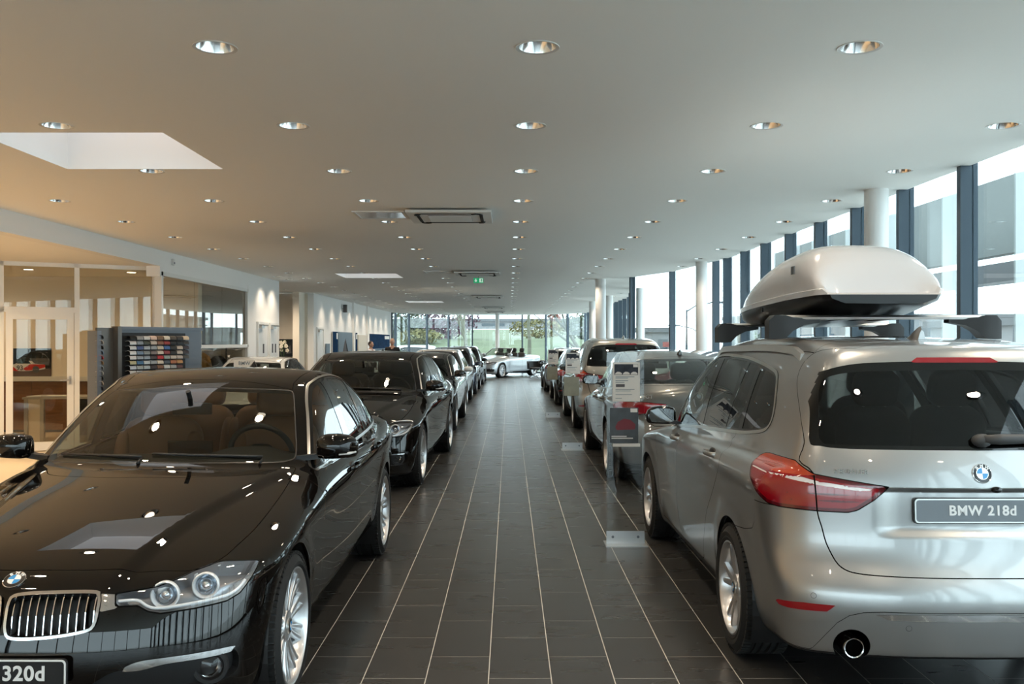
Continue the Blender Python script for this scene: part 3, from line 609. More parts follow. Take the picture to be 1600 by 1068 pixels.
# desk, papers
dk = thing('desk', 'grey topped office desk with pale side panel behind the glass door', 'desk', (-7.28, 14.9, 0), .12)
for nm, a, m in (('desktop', (-.50, .70, -.38, .38, .69, .72), 'desk_top'), ('side_panel', (-.42, -.24, -.34, -.30, 0, .69), 'desk_panel'), ('leg', (-.48, -.42, -.36, -.30, 0, .69), 'desk_top'), ('leg', (-.24, -.18, -.36, -.30, 0, .69), 'desk_top'), ('leg', (-.48, -.42, .30, .36, 0, .69), 'desk_top'), ('leg', (.62, .68, .30, .36, 0, .69), 'desk_top'), ('leg', (.62, .68, -.36, -.30, 0, .69), 'desk_top'), ('drawer_unit', (.1, .55, -.05, .33, .08, .66), 'rack_black')):
    b = MB(); b.box(*a); b.build(nm, MT[m], dk)
for k, (px, dx) in enumerate(((-.36, 0), (-.20, .03), (.0, -.02))):
    o = thing('paper_stack', ['loose paper pile at the corner of the office desk', 'middle pile of open documents on the office desk', 'pile of documents nearest the seated clerk'][k], 'papers', (-7.28+px*.99+.05, 14.72+dx+px*.12, .722), .1*k, 'papers on the office desk')
    for q in range(4):
        b = MB(); b.box(-.105, .105, -.14, .14, .004*q, .004*q+.003, Matrix.Rotation(.09*q*(-1)**q, 4, 'Z')); b.build('sheet', MT['paper'], o)
# picture window in the left wall, with the accessories room behind
gw = tag(link('window_10', None), 'large white framed window in the left wall', None, None, 'structure')
for a in ((XL-.10, XL+.01, 13.95, 14.02, .35, 2.68), (XL-.10, XL+.01, 18.53, 18.6, .35, 2.68), (XL-.10, XL+.01, 13.95, 18.6, 2.62, 2.68), (XL-.10, XL+.01, 13.95, 18.6, 1.49, 1.55)):
    b = MB(); b.box(*a); b.build('window_frame', MT['white_frame'], gw)
for y0, y1 in ((14.02, 15.55), (15.56, 17.05), (17.06, 18.53)):
    b = MB(); b.box(XL-.05, XL-.04, y0, y1, .35, 2.62); b.build('glass_pane', MT['office_glass'], gw)
w = MB(); w.box(-8.6, -8.4, 16.4, 20.9, 0, 2.76); struct('wall_shop', w, MT['wall_paint'], 'pale wall of the accessories room behind the window')
def garment(x, y, z, h, m, lab, wd=.22):
    g = thing('jacket', lab, 'jacket', (x, y, z)); secs = []
    for u, a, d in ((0, .05, .04), (.03, .10, .06), (.10, wd, .09), (.3, wd*.95, .11), (.6, wd*.9, .10), (.9, wd*1.0, .11), (1.0, wd*1.02, .10)):
        secs.append([(a*math.cos(t)*1.0, d*math.sin(t), -h*u) for t in np.linspace(0, 2*math.pi, 15)[:-1]])
    b = MB(); b.loft(secs); b.build('coat_body', MT[m], g, smooth=True)
    for s in (-1, 1):
        b = MB(); b.tube([(s*wd*.8, 0, -h*.12), (s*wd*1.12, .02, -h*.4), (s*wd*1.1, .0, -h*.8)], [.06, .055, .045], 10); b.build('sleeve', MT[m], g, smooth=True)
garment(-5.86, 17.22, 1.42, .75, 'cloth_tan', 'tan jacket hanging inside the left window', .17); garment(-6.30, 17.62, 1.60, .95, 'cloth_blue', 'blue grey jacket left of the tan jacket', .17); garment(-5.72, 17.9, 1.33, .6, 'cloth_dark', 'short black jacket right of the tan jacket', .14)
b = MB(); b.tube([(-6.5, 17.45, 1.64), (-5.45, 17.55, 1.50)], .012, 8); b.tube([(-6.5, 17.45, 1.64), (-6.5, 17.45, 0)], .015, 8); b.tube([(-5.45, 17.55, 1.50), (-5.45, 17.55, 0)], .015, 8); tag(b.build('clothes_rail', MT['dark_grey'], smooth=True), 'thin dark clothes rail carrying the jackets', 'clothes rail')
# double doors in the left wall and the door in the far wall
def wall_door(n, x, y0, y1, zt, lab, signs):
    d = tag(link('door_%d' % n, None), lab, None, None, 'structure')
    b = MB(); b.box(x, x+.03, y0, y1, 0, zt); b.build('door_leaf', MT['white_plastic'], d)
    for a in ((x, x+.045, y0-.05, y0, 0, zt+.05), (x, x+.045, y1, y1+.05, 0, zt+.05), (x, x+.045, y0, y1, zt, zt+.05)):
        b = MB(); b.box(*a); b.build('door_frame', MT['white_frame'], d)
    b = MB(); b.box(x+.03, x+.09, y0+.06, y0+.30, zt-.09, zt-.03); b.tube([(x+.10, y0+.1, zt-.02), (x+.12, y0+.45, zt-.02)], .012, 6); b.build('door_closer', MT['steel'], d)
    b = MB(); b.tube([(x+.03, y0+.08, 1.0), (x+.075, y0+.08, 1.0), (x+.075, y0+.22, 1.0)], .01, 8); b.build('door_handle', MT['steel'], d)
    for s in signs: b = MB(); b.box(x+.03, x+.034, s-.05, s+.05, 1.36, 1.56); b.build('door_sign', MT['print_grey'], d)
wall_door(2, XL, 19.25, 20.0, 1.98, 'white door with a grey pictogram near the left window', [19.65]); wall_door(3, XL, 20.2, 20.88, 1.98, 'white door with two grey pictograms at the wall corner', [20.4, 20.66]); wall_door(4, -5.62, 26.55, 27.35, 1.98, 'white door at the start of the far white wall', [])
# posters and panels on the far wall (x = -5.62), seen at a slant
def wall_print(name, lab, y0, y1, z0, z1, layers, t=.05):
    o = thing(name, lab, 'poster', (-5.62, 0, 0))
    for i, (nm, m, a, b_, c, d) in enumerate(layers):
        b = MB(); b.box(.021 if i == 0 else t, t+.002*(i+1), y0+(y1-y0)*a, y0+(y1-y0)*b_, z0+(z1-z0)*c, z0+(z1-z0)*d); b.build(nm, MT[m], o)
    return o
wall_print('poster', 'narrow blue poster strip left of the grey tent poster', 28.75, 29.6, .55, 1.93, [('panel', 'print_white', 0, 1, 0, 1), ('picture', 'print_blue', 0, 1, .38, 1), ('caption', 'print_sky', .1, .8, .33, .40), ('logo_patch', 'print_white', .7, .95, .83, .97)])
tp = wall_print('poster', 'large grey blue poster with a dark pointed tent shape', 29.8, 32.35, .5, 1.93, [('panel', 'print_sky', 0, 1, 0, 1)])
b = MB(); b.prism([(30.2, 1.05), (30.95, 1.72), (31.95, .82), (31.8, .82), (31.2, 1.25), (30.9, .9)], .053, .056, 'x'); b.build('tent_shape', MT['print_grey'], tp); b = MB(); b.prism([(31.0, 1.66), (31.2, 1.25), (31.05, .6), (31.5, .6), (31.6, 1.15)], .057, .060, 'x'); b.build('tent_shade', MT['print_dark'], tp)
wall_print('poster', 'slim blue edge poster right of the tent poster', 32.85, 33.4, .8, 1.93, [('panel', 'print_blue', 0, 1, 0, 1), ('logo_patch', 'print_white', .5, .95, .80, .96)])
wall_print('poster', 'wide dark blue seascape poster behind the two people', 36.3, 42.4, 1.15, 1.93, [('panel', 'print_white', 0, 1, 0, 1), ('picture', 'print_blue', 0, 1, .12, 1), ('picture_light', 'print_sky', .0, .8, .15, .22), ('logo_patch', 'print_white', .72, .97, .74, .92)])
wall_print('alcove_panel', 'beige alcove panel between the blue posters', 33.6, 35.6, 0, 1.86, [('panel', 'desk_panel', 0, 1, 0, 1)], .05)
wall_print('glass_display', 'slim pale blue display panel beside the far white door', 27.75, 28.3, .3, 1.55, [('panel', 'print_sky', 0, 1, 0, 1)], .05)
o = thing('orchid_picture', 'dark square picture on the cream wall behind the orchid', 'picture', (0, 26.19, 0)); x0, _, z1 = at(436.5, 529.5, 26.2); x1, _, z0 = at(458, 557, 26.2)
b = MB(); b.box(x0, x1, -.03, 0, z0, z1); b.build('picture_sheet', MT['print_dark'], o); b = MB(); b.prism([(x0+.2, z0+.08), (x0+.32, z0+.34), (x0+.36, z0+.1)], -.034, -.031, 'y'); b.build('picture_shape', MT['print_grey'], o)
orc = thing('orchid', 'cream flowering orchid in a pot before the dark picture', 'plant', (-6.38, 25.7, 0)); b = MB(); b.lathe([(.0, .80), (.07, .80), (.09, .98), (.08, .98)], 16); b.build('pot', MT['white_plastic'], orc); b = MB(); b.lathe([(.16, 0), (.16, .80), (0, .80)], 20); b.build('plinth', MT['white_frame'], orc)
for k in range(2):
    pts = [(.02*k, 0, .95), (.03-.1*k, 0, 1.3), (-.06+.1*k, 0, 1.55), (.02+.08*k, 0, 1.66)]; b = MB(); b.tube(pts, .007, 6); b.build('stem', MT['leaf'], orc)
for k in range(9):
    a = random.Random(k); c = (-.10+.22*a.random(), -.03+.06*a.random(), 1.34+.32*a.random()); b = MB()
    for q in range(5): t = 2*math.pi*q/5; b.ball((c[0]+.03*math.cos(t), c[1], c[2]+.03*math.sin(t)), (.028, .01, .028), n=8, m=6)
    b.build('blossom', MT['orchid'], orc, smooth=True)
for k in range(4): b = MB(); t = k*1.6; b.tube([(0, 0, .97), (.09*math.cos(t), .05*math.sin(t), 1.06), (.17*math.cos(t), .09*math.sin(t), 1.0)], [.01, .028, .004], 6); b.build('leaf', MT['leaf'], orc, smooth=True)
cam_ = thing('wall_speaker', 'small dark loudspeaker high on the far white wall', 'speaker', (-5.62, 30.6, 2.72)); b = MB(); b.box(.05, .17, -.07, .07, -.13, .13, b=.01); b.build('case', MT['dark_grey'], cam_); b = MB(); b.box(0, .05, -.02, .02, -.02, .02); b.build('bracket', MT['steel'], cam_)
sn = thing('motion_sensor', 'small white sensor box on the white fascia', 'sensor', (XL, 14.4, 2.86)); b = MB(); b.box(0, .04, -.035, .035, -.05, .05, b=.008); b.build('case', MT['white_plastic'], sn); b = MB(); b.box(.04, .045, -.02, .02, -.03, .0); b.build('lens', MT['rack_grey'], sn)
# warm lamps of the office; those past it are added to warm the ceiling
warm_fill = bpy.data.lights.new('warm_lamp', 'SPOT'); warm_fill.energy = 260; warm_fill.color = (1.0, .72, .42); warm_fill.spot_size = math.radians(150); warm_fill.spot_blend = .9; warm_fill.shadow_soft_size = .06
wso = warm_fill.copy(); wso.energy = 48
for k, (x, y) in enumerate(((-7.7, 14.6), (-8.9, 15.4), (-6.3, 15.2), (-6.6, 11.6), (-7.6, 9.6), (-6.4, 7.4), (-8.2, 5.0), (-6.6, 2.6), (-7.4, -1.0), (-6.6, -5.0), (-7, 18.4))):
    o = thing('downlight', ['recessed lamp in the office ceiling behind the glass', 'lamp washing the office wall above the racing picture', 'office ceiling lamp above the seated clerk'][k] if k < 3 else 'recessed downlight in the lower ceiling, %s towards the office from the back' % ordinal(10-k), 'ceiling light', (x, y, 2.76), 0, 'office ceiling lamps')
    m = MB(); m.lathe([(.106, 0), (.104, -.006), (.0885, -.004), (.07, -.001), (.0, -.001)], 24); m.build('lamp_plate', MT['white_plastic'], o); m = MB(); m.lathe([(.07, -.004), (.0, -.004)], 20); m.build('bulb', MT['lamp_glow'], o)
    q = bpy.data.objects.new('lamp_beam', wso if k in (0, 1, 2, 10) else warm_fill); COL.objects.link(q); q.parent = o; q.location = (0, 0, -.012)
# ------------------------------------------------------------------ outside
mat('asphalt', (.60, .60, .58), .8, noise=(2, .15, (1, 1, 1))); mat('grass', (.080, .100, .050), .9, noise=(.6, .35, (1, 1, 1))); mat('bark', (.075, .07, .055), .9); mat('bark_pale', (.13, .13, .095), .9); mat('hedge', (.045, .055, .028), .9); mat('blossom_pink', (.11, .06, .08), .9); mat('blossom_yellow', (.15, .135, .055), .9); mat('blossom_red', (.2, .07, .05), .9); mat('twig_leaf', (.115, .118, .075), .9)
mat('far_white', (.17, .175, .18), .7); mat('far_grey', (.09, .095, .10), .7); mat('far_glass', (.06, .075, .085), .2); mat('canopy_grey', (.10, .115, .112), .6); mat('beam_grey', (.06, .065, .07), .6); mat('lamp_steel', (.06, .07, .08), .5, metal=.5); mat('far_red', (.2, .04, .035), .6)
def terr(x, y):
    r = sstep(52, 72, y)*1.9+sstep(72, 110, y)*1.3
    return float(r*(1-sstep(4.5, 14, x)))-.06
b = MB(); nx, ny = 60, 60; xs = np.linspace(-90, 130, nx); ys = np.linspace(-60, 200, ny)
b.add([(x, y, terr(x, y) if y > 48 else -.06) for x in xs for y in ys], [(i*ny+j, (i+1)*ny+j, (i+1)*ny+j+1, i*ny+j+1) for i in range(nx-1) for j in range(ny-1)]); struct('ground', b, MT['asphalt'], 'pale paved ground outside the building')
b = MB(); nx, ny = 44, 30; xs = np.linspace(-26, 14, nx); ys = np.linspace(50.5, 100, ny)
b.add([(x, y, terr(x, y)+.05) for x in xs for y in ys], [(i*ny+j, (i+1)*ny+j, (i+1)*ny+j+1, i*ny+j+1) for i in range(nx-1) for j in range(ny-1)]); struct('lawn', b, MT['grass'], 'green grass bank rising beyond the end wall', smooth=True)
def shrub(name, lab, x, y, rx, ry, rz, m, cat='shrub', n=900, leaf=.10, group='shrubs outside the end wall'):
    """bush of many small leaves on a few stems"""
    o = thing(name, lab, cat, (x, y, terr(x, y)), 0, group); R_ = random.Random(int(x*31+y*7)); b = MB()
    for k in range(n):
        t = R_.random()*6.283; u = R_.random()*2-1; q = math.sqrt(1-u*u); rr = (.55+.45*R_.random()**.5)*(1+.15*math.sin(3*t+k))
        c = Vector((rx*q*math.cos(t)*rr, ry*q*math.sin(t)*rr, rz*(1+.95*u*rr))); s = leaf*(.6+R_.random()); d = Vector((R_.random()-.5, R_.random()-.5, R_.random()-.5)).normalized(); e = d.orthogonal().normalized(); f = d.cross(e)
        b.add([c-e*s, c-f*s*.6, c+e*s, c+f*s*.6], [(0, 1, 2, 3)])
    tag(b.build('foliage', m, o), kind='stuff'); b = MB()
    for k in range(5): t = k*1.25; b.tube([(0, 0, -.1), (rx*.3*math.cos(t), ry*.3*math.sin(t), rz), (rx*.6*math.cos(t), ry*.6*math.sin(t), rz*1.6)], [.05, .03, .012], 5)
    b.build('stems', MT['bark'], o); return o
def bare_tree(lab, x, y, h, lean, m, seed, twigs=3, leafm=None, spread=.55, group='bare trees outside the end wall'):
    o = thing('tree', lab, 'tree', (x, y, terr(x, y)), 0, group); R_ = random.Random(seed); b = MB(); tips = []
    def grow(p, d, L, r, lv):
        pts = [p]; q = p; dd = d
        for k in range(4):
            dd = (dd+Vector((R_.uniform(-.18, .18), R_.uniform(-.18, .18), R_.uniform(-.05, .12)))).normalized(); q = q+dd*L/4; pts.append(q)
        b.tube(pts, [r, r*.9, r*.8, r*.7, r*.6], 6 if lv < 2 else 4, cap=False)
        if lv >= 5: tips.append((q, dd)); return
        for k in range(2 if lv in (1, 2) else twigs):
            a = R_.uniform(0, 6.283); s = R_.uniform(.6, 1.1)*spread; u = dd.orthogonal().normalized(); v = dd.cross(u)
            grow(pts[4] if k == 0 else pts[R_.choice((2, 3, 4))], (dd+(u*math.cos(a)+v*math.sin(a))*s).normalized(), L*R_.uniform(.55, .78), r*.55, lv+1)
    grow(Vector((0, 0, 0)), Vector(lean).normalized(), h*.34, h*.016, 0)
    b.build('branches', m, o, smooth=True)
    if leafm:
        l = MB()
        for p, d in tips:
            for k in range(5):
                c = p+Vector((R_.uniform(-.3, .3), R_.uniform(-.3, .3), R_.uniform(-.5, .2))); s = .05+.05*R_.random(); e = Vector((R_.random()-.5, R_.random()-.5, R_.random())).normalized(); f = e.orthogonal().normalized()
                l.add([c-e*s, c-f*s*.5, c+e*s, c+f*s*.5], [(0, 1, 2, 3)])
        tag(l.build('leaves', leafm, o), kind='stuff')
    return o
bare_tree('pale green multi-stemmed tree left of the thin white column', -2.6, 55, 9.5, (.05, 0, 1), MT['bark_pale'], 3, 3, MT['twig_leaf'], .5)
bare_tree('spreading pale tree right of the thin white column', 1.2, 56, 9.0, (.05, 0, 1), MT['bark_pale'], 11, 3, MT['twig_leaf'], .6)
bare_tree('leaning dark barked tree at the right end of the glass', 5.0, 53, 9.0, (-.75, 0, 1), MT['bark'], 21, 3, MT['twig_leaf'], .6)
bare_tree('drooping yellow green willow right of the leaning tree', 8.6, 66, 10, (-.1, 0, 1), MT['bark_pale'], 31, 4, MT['twig_leaf'], .8)
bare_tree('thin bare tree far outside the right window wall', 24, 60, 7, (0, 0, 1), MT['bark'], 41, 3, None, .6, 'trees by the car park')
shrub('pink_tree', 'purple pink blossom tree on the grass bank', -4.5, 70, 2.1, 1.8, 1.9, MT['blossom_pink'], 'tree', 1500, .11); shrub('yellow_shrub', 'yellow flowering shrub left of the pink blossom tree', -6.6, 66, 1.6, 1.0, .55, MT['blossom_yellow']); shrub('yellow_shrub', 'yellow flowering shrub between the trees in the middle', 2.2, 72, 2.2, 1.0, .8, MT['blossom_yellow']); shrub('hedge_bush', 'grey green rounded bush behind the parked white car', -9.2, 72, 3.2, 1.5, 1.3, MT['hedge'], n=1500, leaf=.14); shrub('hedge_bush', 'dark green clipped bush below the spreading tree', 6.6, 74, 2.4, 1.4, 1.2, MT['hedge'], n=1300, leaf=.14); shrub('red_shrub', 'red blossoming slender tree behind the leaning tree', 3.9, 80, .7, .7, 2.6, MT['blossom_red'], 'tree', 700, .12)
shrub('hedge_bush', 'green bush beside the far street lamps', 13.4, 52, 1.3, 1.0, 1.0, MT['hedge'], n=900, group='bushes by the car park'); shrub('hedge_bush', 'green bush between the street lamps and the column', 15.6, 56, 1.5, 1.0, 1.1, MT['hedge'], n=900, group='bushes by the car park')
def far_building(lab, x0, x1, y0, y1, h, m, wins, base=0):
    o = thing('building', lab, 'building', (0, 0, base)); b = MB(); b.box(x0, x1, y0, y1, -2, h); b.build('walls', MT[m], o); b = MB(); b.box(x0-.3, x1+.3, y0-.3, y1+.3, h, h+.35); b.build('roof', MT['far_grey'], o)
    for k in range(wins): w = (x1-x0)/wins; b = MB(); b.box(x0+w*(k+.15), x0+w*(k+.85), y0-.05, y0+.02, h*.45, h*.78); b.build('window', MT['far_glass'], o)
    return o
far_building('long pale flat roofed building beyond the grass bank', -24, 12, 112, 124, 1.0, 'far_white', 9, 3.1)
far_building('low white building left outside the end wall', -16, -7.2, 92, 98, .75, 'far_white', 4, 2.6)
far_building('pale industrial hall outside the right window wall', 26, 70, 96, 110, 4.2, 'far_white', 8); far_building('light ribbed warehouse behind the roof box', 24, 44, 38, 52, 2.4, 'far_white', 5); far_building('small grey kiosk with a red sign by the entrance', 9.6, 11.6, 66, 69, 2.3, 'far_white', 2)
k = thing('sign_board', 'small red sign outside beyond the entrance glass', 'sign', (9.5, 55, 0)); b = MB(); b.box(-.25, .25, -.04, .04, 1.3, 1.6); b.build('board', MT['far_red'], k); b = MB(); b.tube([(0, 0, 0), (0, 0, 1.3)], .04, 8); b.build('post', MT['lamp_steel'], k)
def street_lamp(lab, x, y, h, side):
    o = thing('street_lamp', lab, 'street lamp', (x, y, -.05), 0, 'street lamps outside'); b = MB(); b.tube([(0, 0, 0), (0, 0, h)], [.09, .05], 10); b.build('pole', MT['lamp_steel'], o, smooth=True)
    b = MB(); b.tube([(0, 0, h-.1), (side*.5, 0, h+.22), (side*1.5, 0, h+.42)], [.04, .035, .03], 8); b.build('arm', MT['lamp_steel'], o, smooth=True); b = MB(); b.ball((side*1.85, 0, h+.43), (.5, .16, .07), n=14, m=8); b.build('lamp_head', MT['lamp_steel'], o, smooth=True)
street_lamp('taller street lamp left of the white column', 10.2, 52.5, 3.5, 1); street_lamp('shorter street lamp with its arm to the left', 14.1, 68, 2.45, -1); street_lamp('street lamp at the far right beyond the silver minivan', 20.2, 36.5, 2.3, 1)
b = MB(); b.box(9.0, 9.25, 4, 31, 3.2, 4.6); struct('canopy', b, MT['canopy_grey'], 'grey green canopy fascia outside the right windows')
b = MB(); b.box(8.8, 9.3, 4, 26, 2.68, 3.02); struct('canopy_beam', b, MT['beam_grey'], 'dark gutter beam under the canopy')
for k in range(2): b = MB(); b.box(8.9, 9.2, 11+7*k, 11.2+7*k, 0, 2.68); struct('canopy_post', b, MT['far_white'], '%s white post carrying the canopy' % ordinal(k))
# ------------------------------------------------------------------ body shapes (x from the nose backwards, y half width, z up)
def make_shape(c):
    W = spl(*zip(*c['W'])); prof = spl(*zip(*c['prof'])); top = spl(*zip(*c['top']))
    yb = spl(*zip(*c['yb'])); roof = spl(*zip(*c['roof'])) if c.get('roof') else None
    fz = spl(*zip(*c['front'])); fy = spl(*zip(*c['fplan'])); rz = spl(*zip(*c['rear'])); ry = spl(*zip(*c['rplan']))
    cr = spl(*zip(*c['crease'])); bot = spl(*zip(*c['bot']))
    ax = c['axles']; ra = c['arch']
    hc = spl(*zip(*c['hoodcrease'])) if c.get('hoodcrease') else None
    def f(x, y, z):
        y = np.sqrt(y*y+1e-8)
        # sides
        w = W(x)+prof(z-cr(x))
        for a in ax:
            r = np.hypot(x-a, z-c['R'])
            w = w+c.get('flare', .010)*gss(r-ra-.02, .07)*sstep(.15, .35, z)
        side = y-w
        # bonnet and boot lid
        t = top(x)-c.get('tcrown', .05)*y*y
        if hc is not None:
            k = hc(x); t = t-.016*sstep(-.03, .05, y-k)*(1-sstep(1.35, 1.6, x))
        tp = (z-t)*.97
        lower = smax(side, tp, c.get('kst', .11))
        if roof is not None:
            sh = -c['cf']*y*y*(1-sstep(c['xm']-.3, c['xm']+.3, x))+c['cr']*y*y*sstep(c['xm']-.3, c['xm']+.3, x)
            rr = roof(x+sh); sl = (roof(x+sh+.01)-roof(x+sh-.01))/.02
            rf = (z-(rr-c['rcrown']*y*y))/np.sqrt(1+sl*sl)
            zz = z-.95
            cs = (y-(yb(x)-c['tum']*np.maximum(zz, -.1)-c['tumc']*np.maximum(zz, 0)**2)+2.0*np.maximum(-.04-zz, 0))/math.sqrt(1+c['tum']**2)
            cab = smax(cs, rf, c.get('krail', .12))
            v = smin(lower, cab, c.get('kbelt', .035))
        else: v = lower
        fr = (fz(z)+fy(y)-x)/np.sqrt(1+.5*sstep(.3, .9, y))
        v = smax(v, fr, c.get('kf', .10))
        rec = c.get('recess'); rc = 0 if rec is None else rec[4]*(1-sstep(rec[1]-.012, rec[1]+.004, z))*sstep(rec[0]-.05, rec[0], z)*(1-sstep(rec[2]-.02, rec[3], y))
        re = (x-(rz(z)-ry(y)-rc))/np.sqrt(1+.5*sstep(.3, .9, y))
        v = smax(v, re, c.get('kr', .10))
        v = smax(v, bot(x)-z, .05)
        return v
    return f

SEDAN = dict(L=4.633, axles=(.78, 3.59), R=.328, arch=.365,
    W=[(-.1, .80), (.3, .868), (.78, .893), (1.5, .893), (2.4, .900), (3.3, .905), (3.7, .902), (4.2, .870), (4.7, .80)],
    prof=[(-.65, -.15), (-.52, -.055), (-.40, -.030), (-.25, -.016), (-.10, -.006), (-.03, -.001), (0, -.002), (.04, -.014), (.10, -.052), (.20, -.125), (.5, -.30)],
    crease=[(0, .70), (.8, .75), (1.6, .775), (3.5, .835), (4.6, .86)],
    top=[(-.1, .640), (.06, .690), (.15, .728), (.35, .788), (.7, .853), (1.05, .908), (1.35, .950), (1.6, .985), (2.5, 1.02), (3.6, 1.06), (4.1, 1.07), (4.5, 1.05), (4.7, 1.035)],
    tcrown=.13, kst=.10, hoodcrease=[(0, .36), (.5, .42), (1.4, .62)],
    yb=[(1.2, .735), (1.6, .785), (2.1, .808), (2.9, .845), (3.5, .835), (4.0, .75), (4.3, .66)],
    tum=.30, tumc=.26, cf=.42, cr=.50, xm=2.6, rcrown=.075, krail=.10,
    roof=[(1.0, .73), (1.42, .965), (1.75, 1.165), (2.0, 1.300), (2.2, 1.374), (2.45, 1.417), (2.7, 1.432), (3.0, 1.424), (3.3, 1.380), (3.6, 1.272), (3.9, 1.13), (4.2, .96), (4.5, .78)],
    front=[(.1, .14), (.2, .06), (.3, .015), (.42, 0), (.52, .015), (.62, .040), (.70, .060), (.80, .10)],
    fplan=[(0, 0), (.2, .006), (.4, .035), (.6, .105), (.75, .205), (.85, .33), (.95, .50), (1.1, .8)],
    rear=[(.1, 4.5), (.2, 4.58), (.35, 4.625), (.5, 4.633), (.65, 4.615), (.85, 4.58), (1.02, 4.56), (1.1, 4.56)],
    rplan=[(0, 0), (.2, .005), (.4, .03), (.6, .09), (.75, .185), (.85, .32), (.95, .50), (1.1, .85)],
    bot=[(0, .19), (.5, .17), (1.2, .19), (3.2, .20), (4, .22), (4.633, .26)])
MPV = dict(L=4.556, axles=(.86, 3.64), R=.328, arch=.365,
    W=[(-.1, .78), (.3, .885), (.86, .900), (1.5, .893), (2.4, .898), (3.3, .900), (3.8, .898), (4.2, .885), (4.6, .85)],
    prof=[(-.75, -.15), (-.65, -.085), (-.52, -.045), (-.40, -.030), (-.25, -.018), (-.10, -.008), (-.03, -.002), (0, -.001), (.05, -.009), (.12, -.032), (.2, -.062), (.5, -.21)],
    crease=[(0, .74), (.8, .80), (1.6, .83), (3.5, .885), (4.6, .90)],
    top=[(-.1, .70), (.1, .79), (.3, .85), (.7, .930), (1.05, .985), (1.35, 1.02), (1.6, 1.03), (2.5, 1.05), (3.6, 1.09), (4.6, 1.09)],
    tcrown=.10, kst=.10,
    yb=[(.9, .66), (1.3, .745), (1.7, .800), (2.4, .815), (3.2, .822), (3.8, .81), (4.2, .785), (4.6, .745)],
    tum=.24, tumc=.30, cf=.38, cr=.04, xm=2.6, rcrown=.05,
    roof=[(.6, .80), (1.05, 1.06), (1.4, 1.29), (1.7, 1.475), (1.95, 1.570), (2.2, 1.612), (2.6, 1.632), (3.0, 1.636), (3.5, 1.626), (3.9, 1.610), (4.2, 1.570), (4.6, 1.48)],
    front=[(.1, .14), (.2, .06), (.3, .015), (.45, 0), (.55, .015), (.65, .045), (.75, .09), (.85, .15)],
    fplan=[(0, 0), (.2, .006), (.4, .035), (.6, .11), (.75, .22), (.85, .36), (.95, .52), (1.1, .8)],
    rear=[(.1, 4.42), (.2, 4.495), (.30, 4.53), (.42, 4.553), (.55, 4.548), (.64, 4.505), (.74, 4.478), (.9, 4.470), (1.02, 4.455), (1.15, 4.405), (1.3, 4.335), (1.45, 4.255), (1.55, 4.19), (1.7, 4.09)],
    rplan=[(0, 0), (.2, .004), (.4, .022), (.6, .068), (.72, .12), (.82, .20), (.9, .30), (1.1, .65)],
    kr=.09, krail=.11, recess=(.80, .965, .36, .48, .024),
    bot=[(0, .19), (.5, .17), (1.2, .19), (3.2, .20), (4, .22), (4.556, .25)])
# ------------------------------------------------------------------ car materials
def car_mats():
    mat('rubber', (.012, .012, .012), .75, bump=(90, .25)); mat('trim_black', (.012, .012, .013), .45); mat('gloss_black', (.004, .004, .004), .06, coat=.3)
    mat('gap', (.002, .002, .002), .9, spec=.1); mat('chrome', (.82, .82, .83), .08, metal=1); mat('satin', (.62, .62, .60), .28, metal=1)
    mat('alloy', (.60, .60, .61), .30, metal=.85, coat=.4); mat('alloy_dark', (.16, .16, .17), .4, metal=.8); mat('disc', (.28, .28, .28), .35, metal=1)
    mat('lining', (.045, .043, .04), .9); mat('leather_tan', (.21, .095, .042), .55, bump=(260, .12)); mat('leather_black', (.014, .014, .014), .5)
    mat('dash', (.022, .022, .023), .6); mat('red_lens', (.24, .003, .008), .10, coat=1, emit=(.5, .0, .01), es=.03); mat('red_dark', (.10, .002, .006), .1, coat=1)
    mat('orange_lens', (.45, .055, .02), .12, coat=1); mat('white_lens', (.80, .76, .76), .2, coat=1); mat('lamp_dark', (.30, .31, .33), .3, metal=.7); mat('lamp_white', (.75, .76, .78), .15, coat=.5)
    mat('projector', (.55, .58, .62), .05, metal=.9); mat('plate_black', (.006, .006, .007), .35); mat('plate_grey', (.16, .19, .22), .35); mat('plate_white', (.75, .77, .78), .4)
    mat('badge_blue', (.02, .27, .62), .25, coat=.5); mat('badge_white', (.85, .86, .87), .25, coat=.5); mat('badge_black', (.008, .008, .01), .2, coat=.5); mat('mirror', (.14, .145, .145), .02, metal=1)
    mat('indicator', (.75, .72, .70), .15, coat=1)
    glass('car_glass', (.52, .54, .49)); glass('car_glass_side', (.50, .54, .50)); glass('privacy_glass', (.09, .09, .088)); glass('lamp_glass', (.92, .93, .94))
    mat('paint_black', (.0035, .003, .0028), .3, coat=1, coat_rough=.012, spec=0)
    mat('paint_silver', (.385, .39, .39), .34, metal=.85, coat=1, coat_rough=.015)
    mat('paint_grey', (.13, .132, .125), .34, metal=.8, coat=1, coat_rough=.015)
    mat('paint_brown', (.36, .345, .31), .34, metal=.8, coat=1, coat_rough=.015)
    mat('paint_blue', (.012, .020, .040), .2, metal=.3, coat=1, coat_rough=.015)
    mat('paint_white', (.72, .72, .70), .3, coat=1, coat_rough=.02)
    mat('paint_dark', (.010, .010, .011), .14, metal=.2, coat=1, coat_rough=.015)
    mat('paint_light', (.40, .42, .44), .32, metal=.7, coat=1, coat_rough=.015)
car_mats()

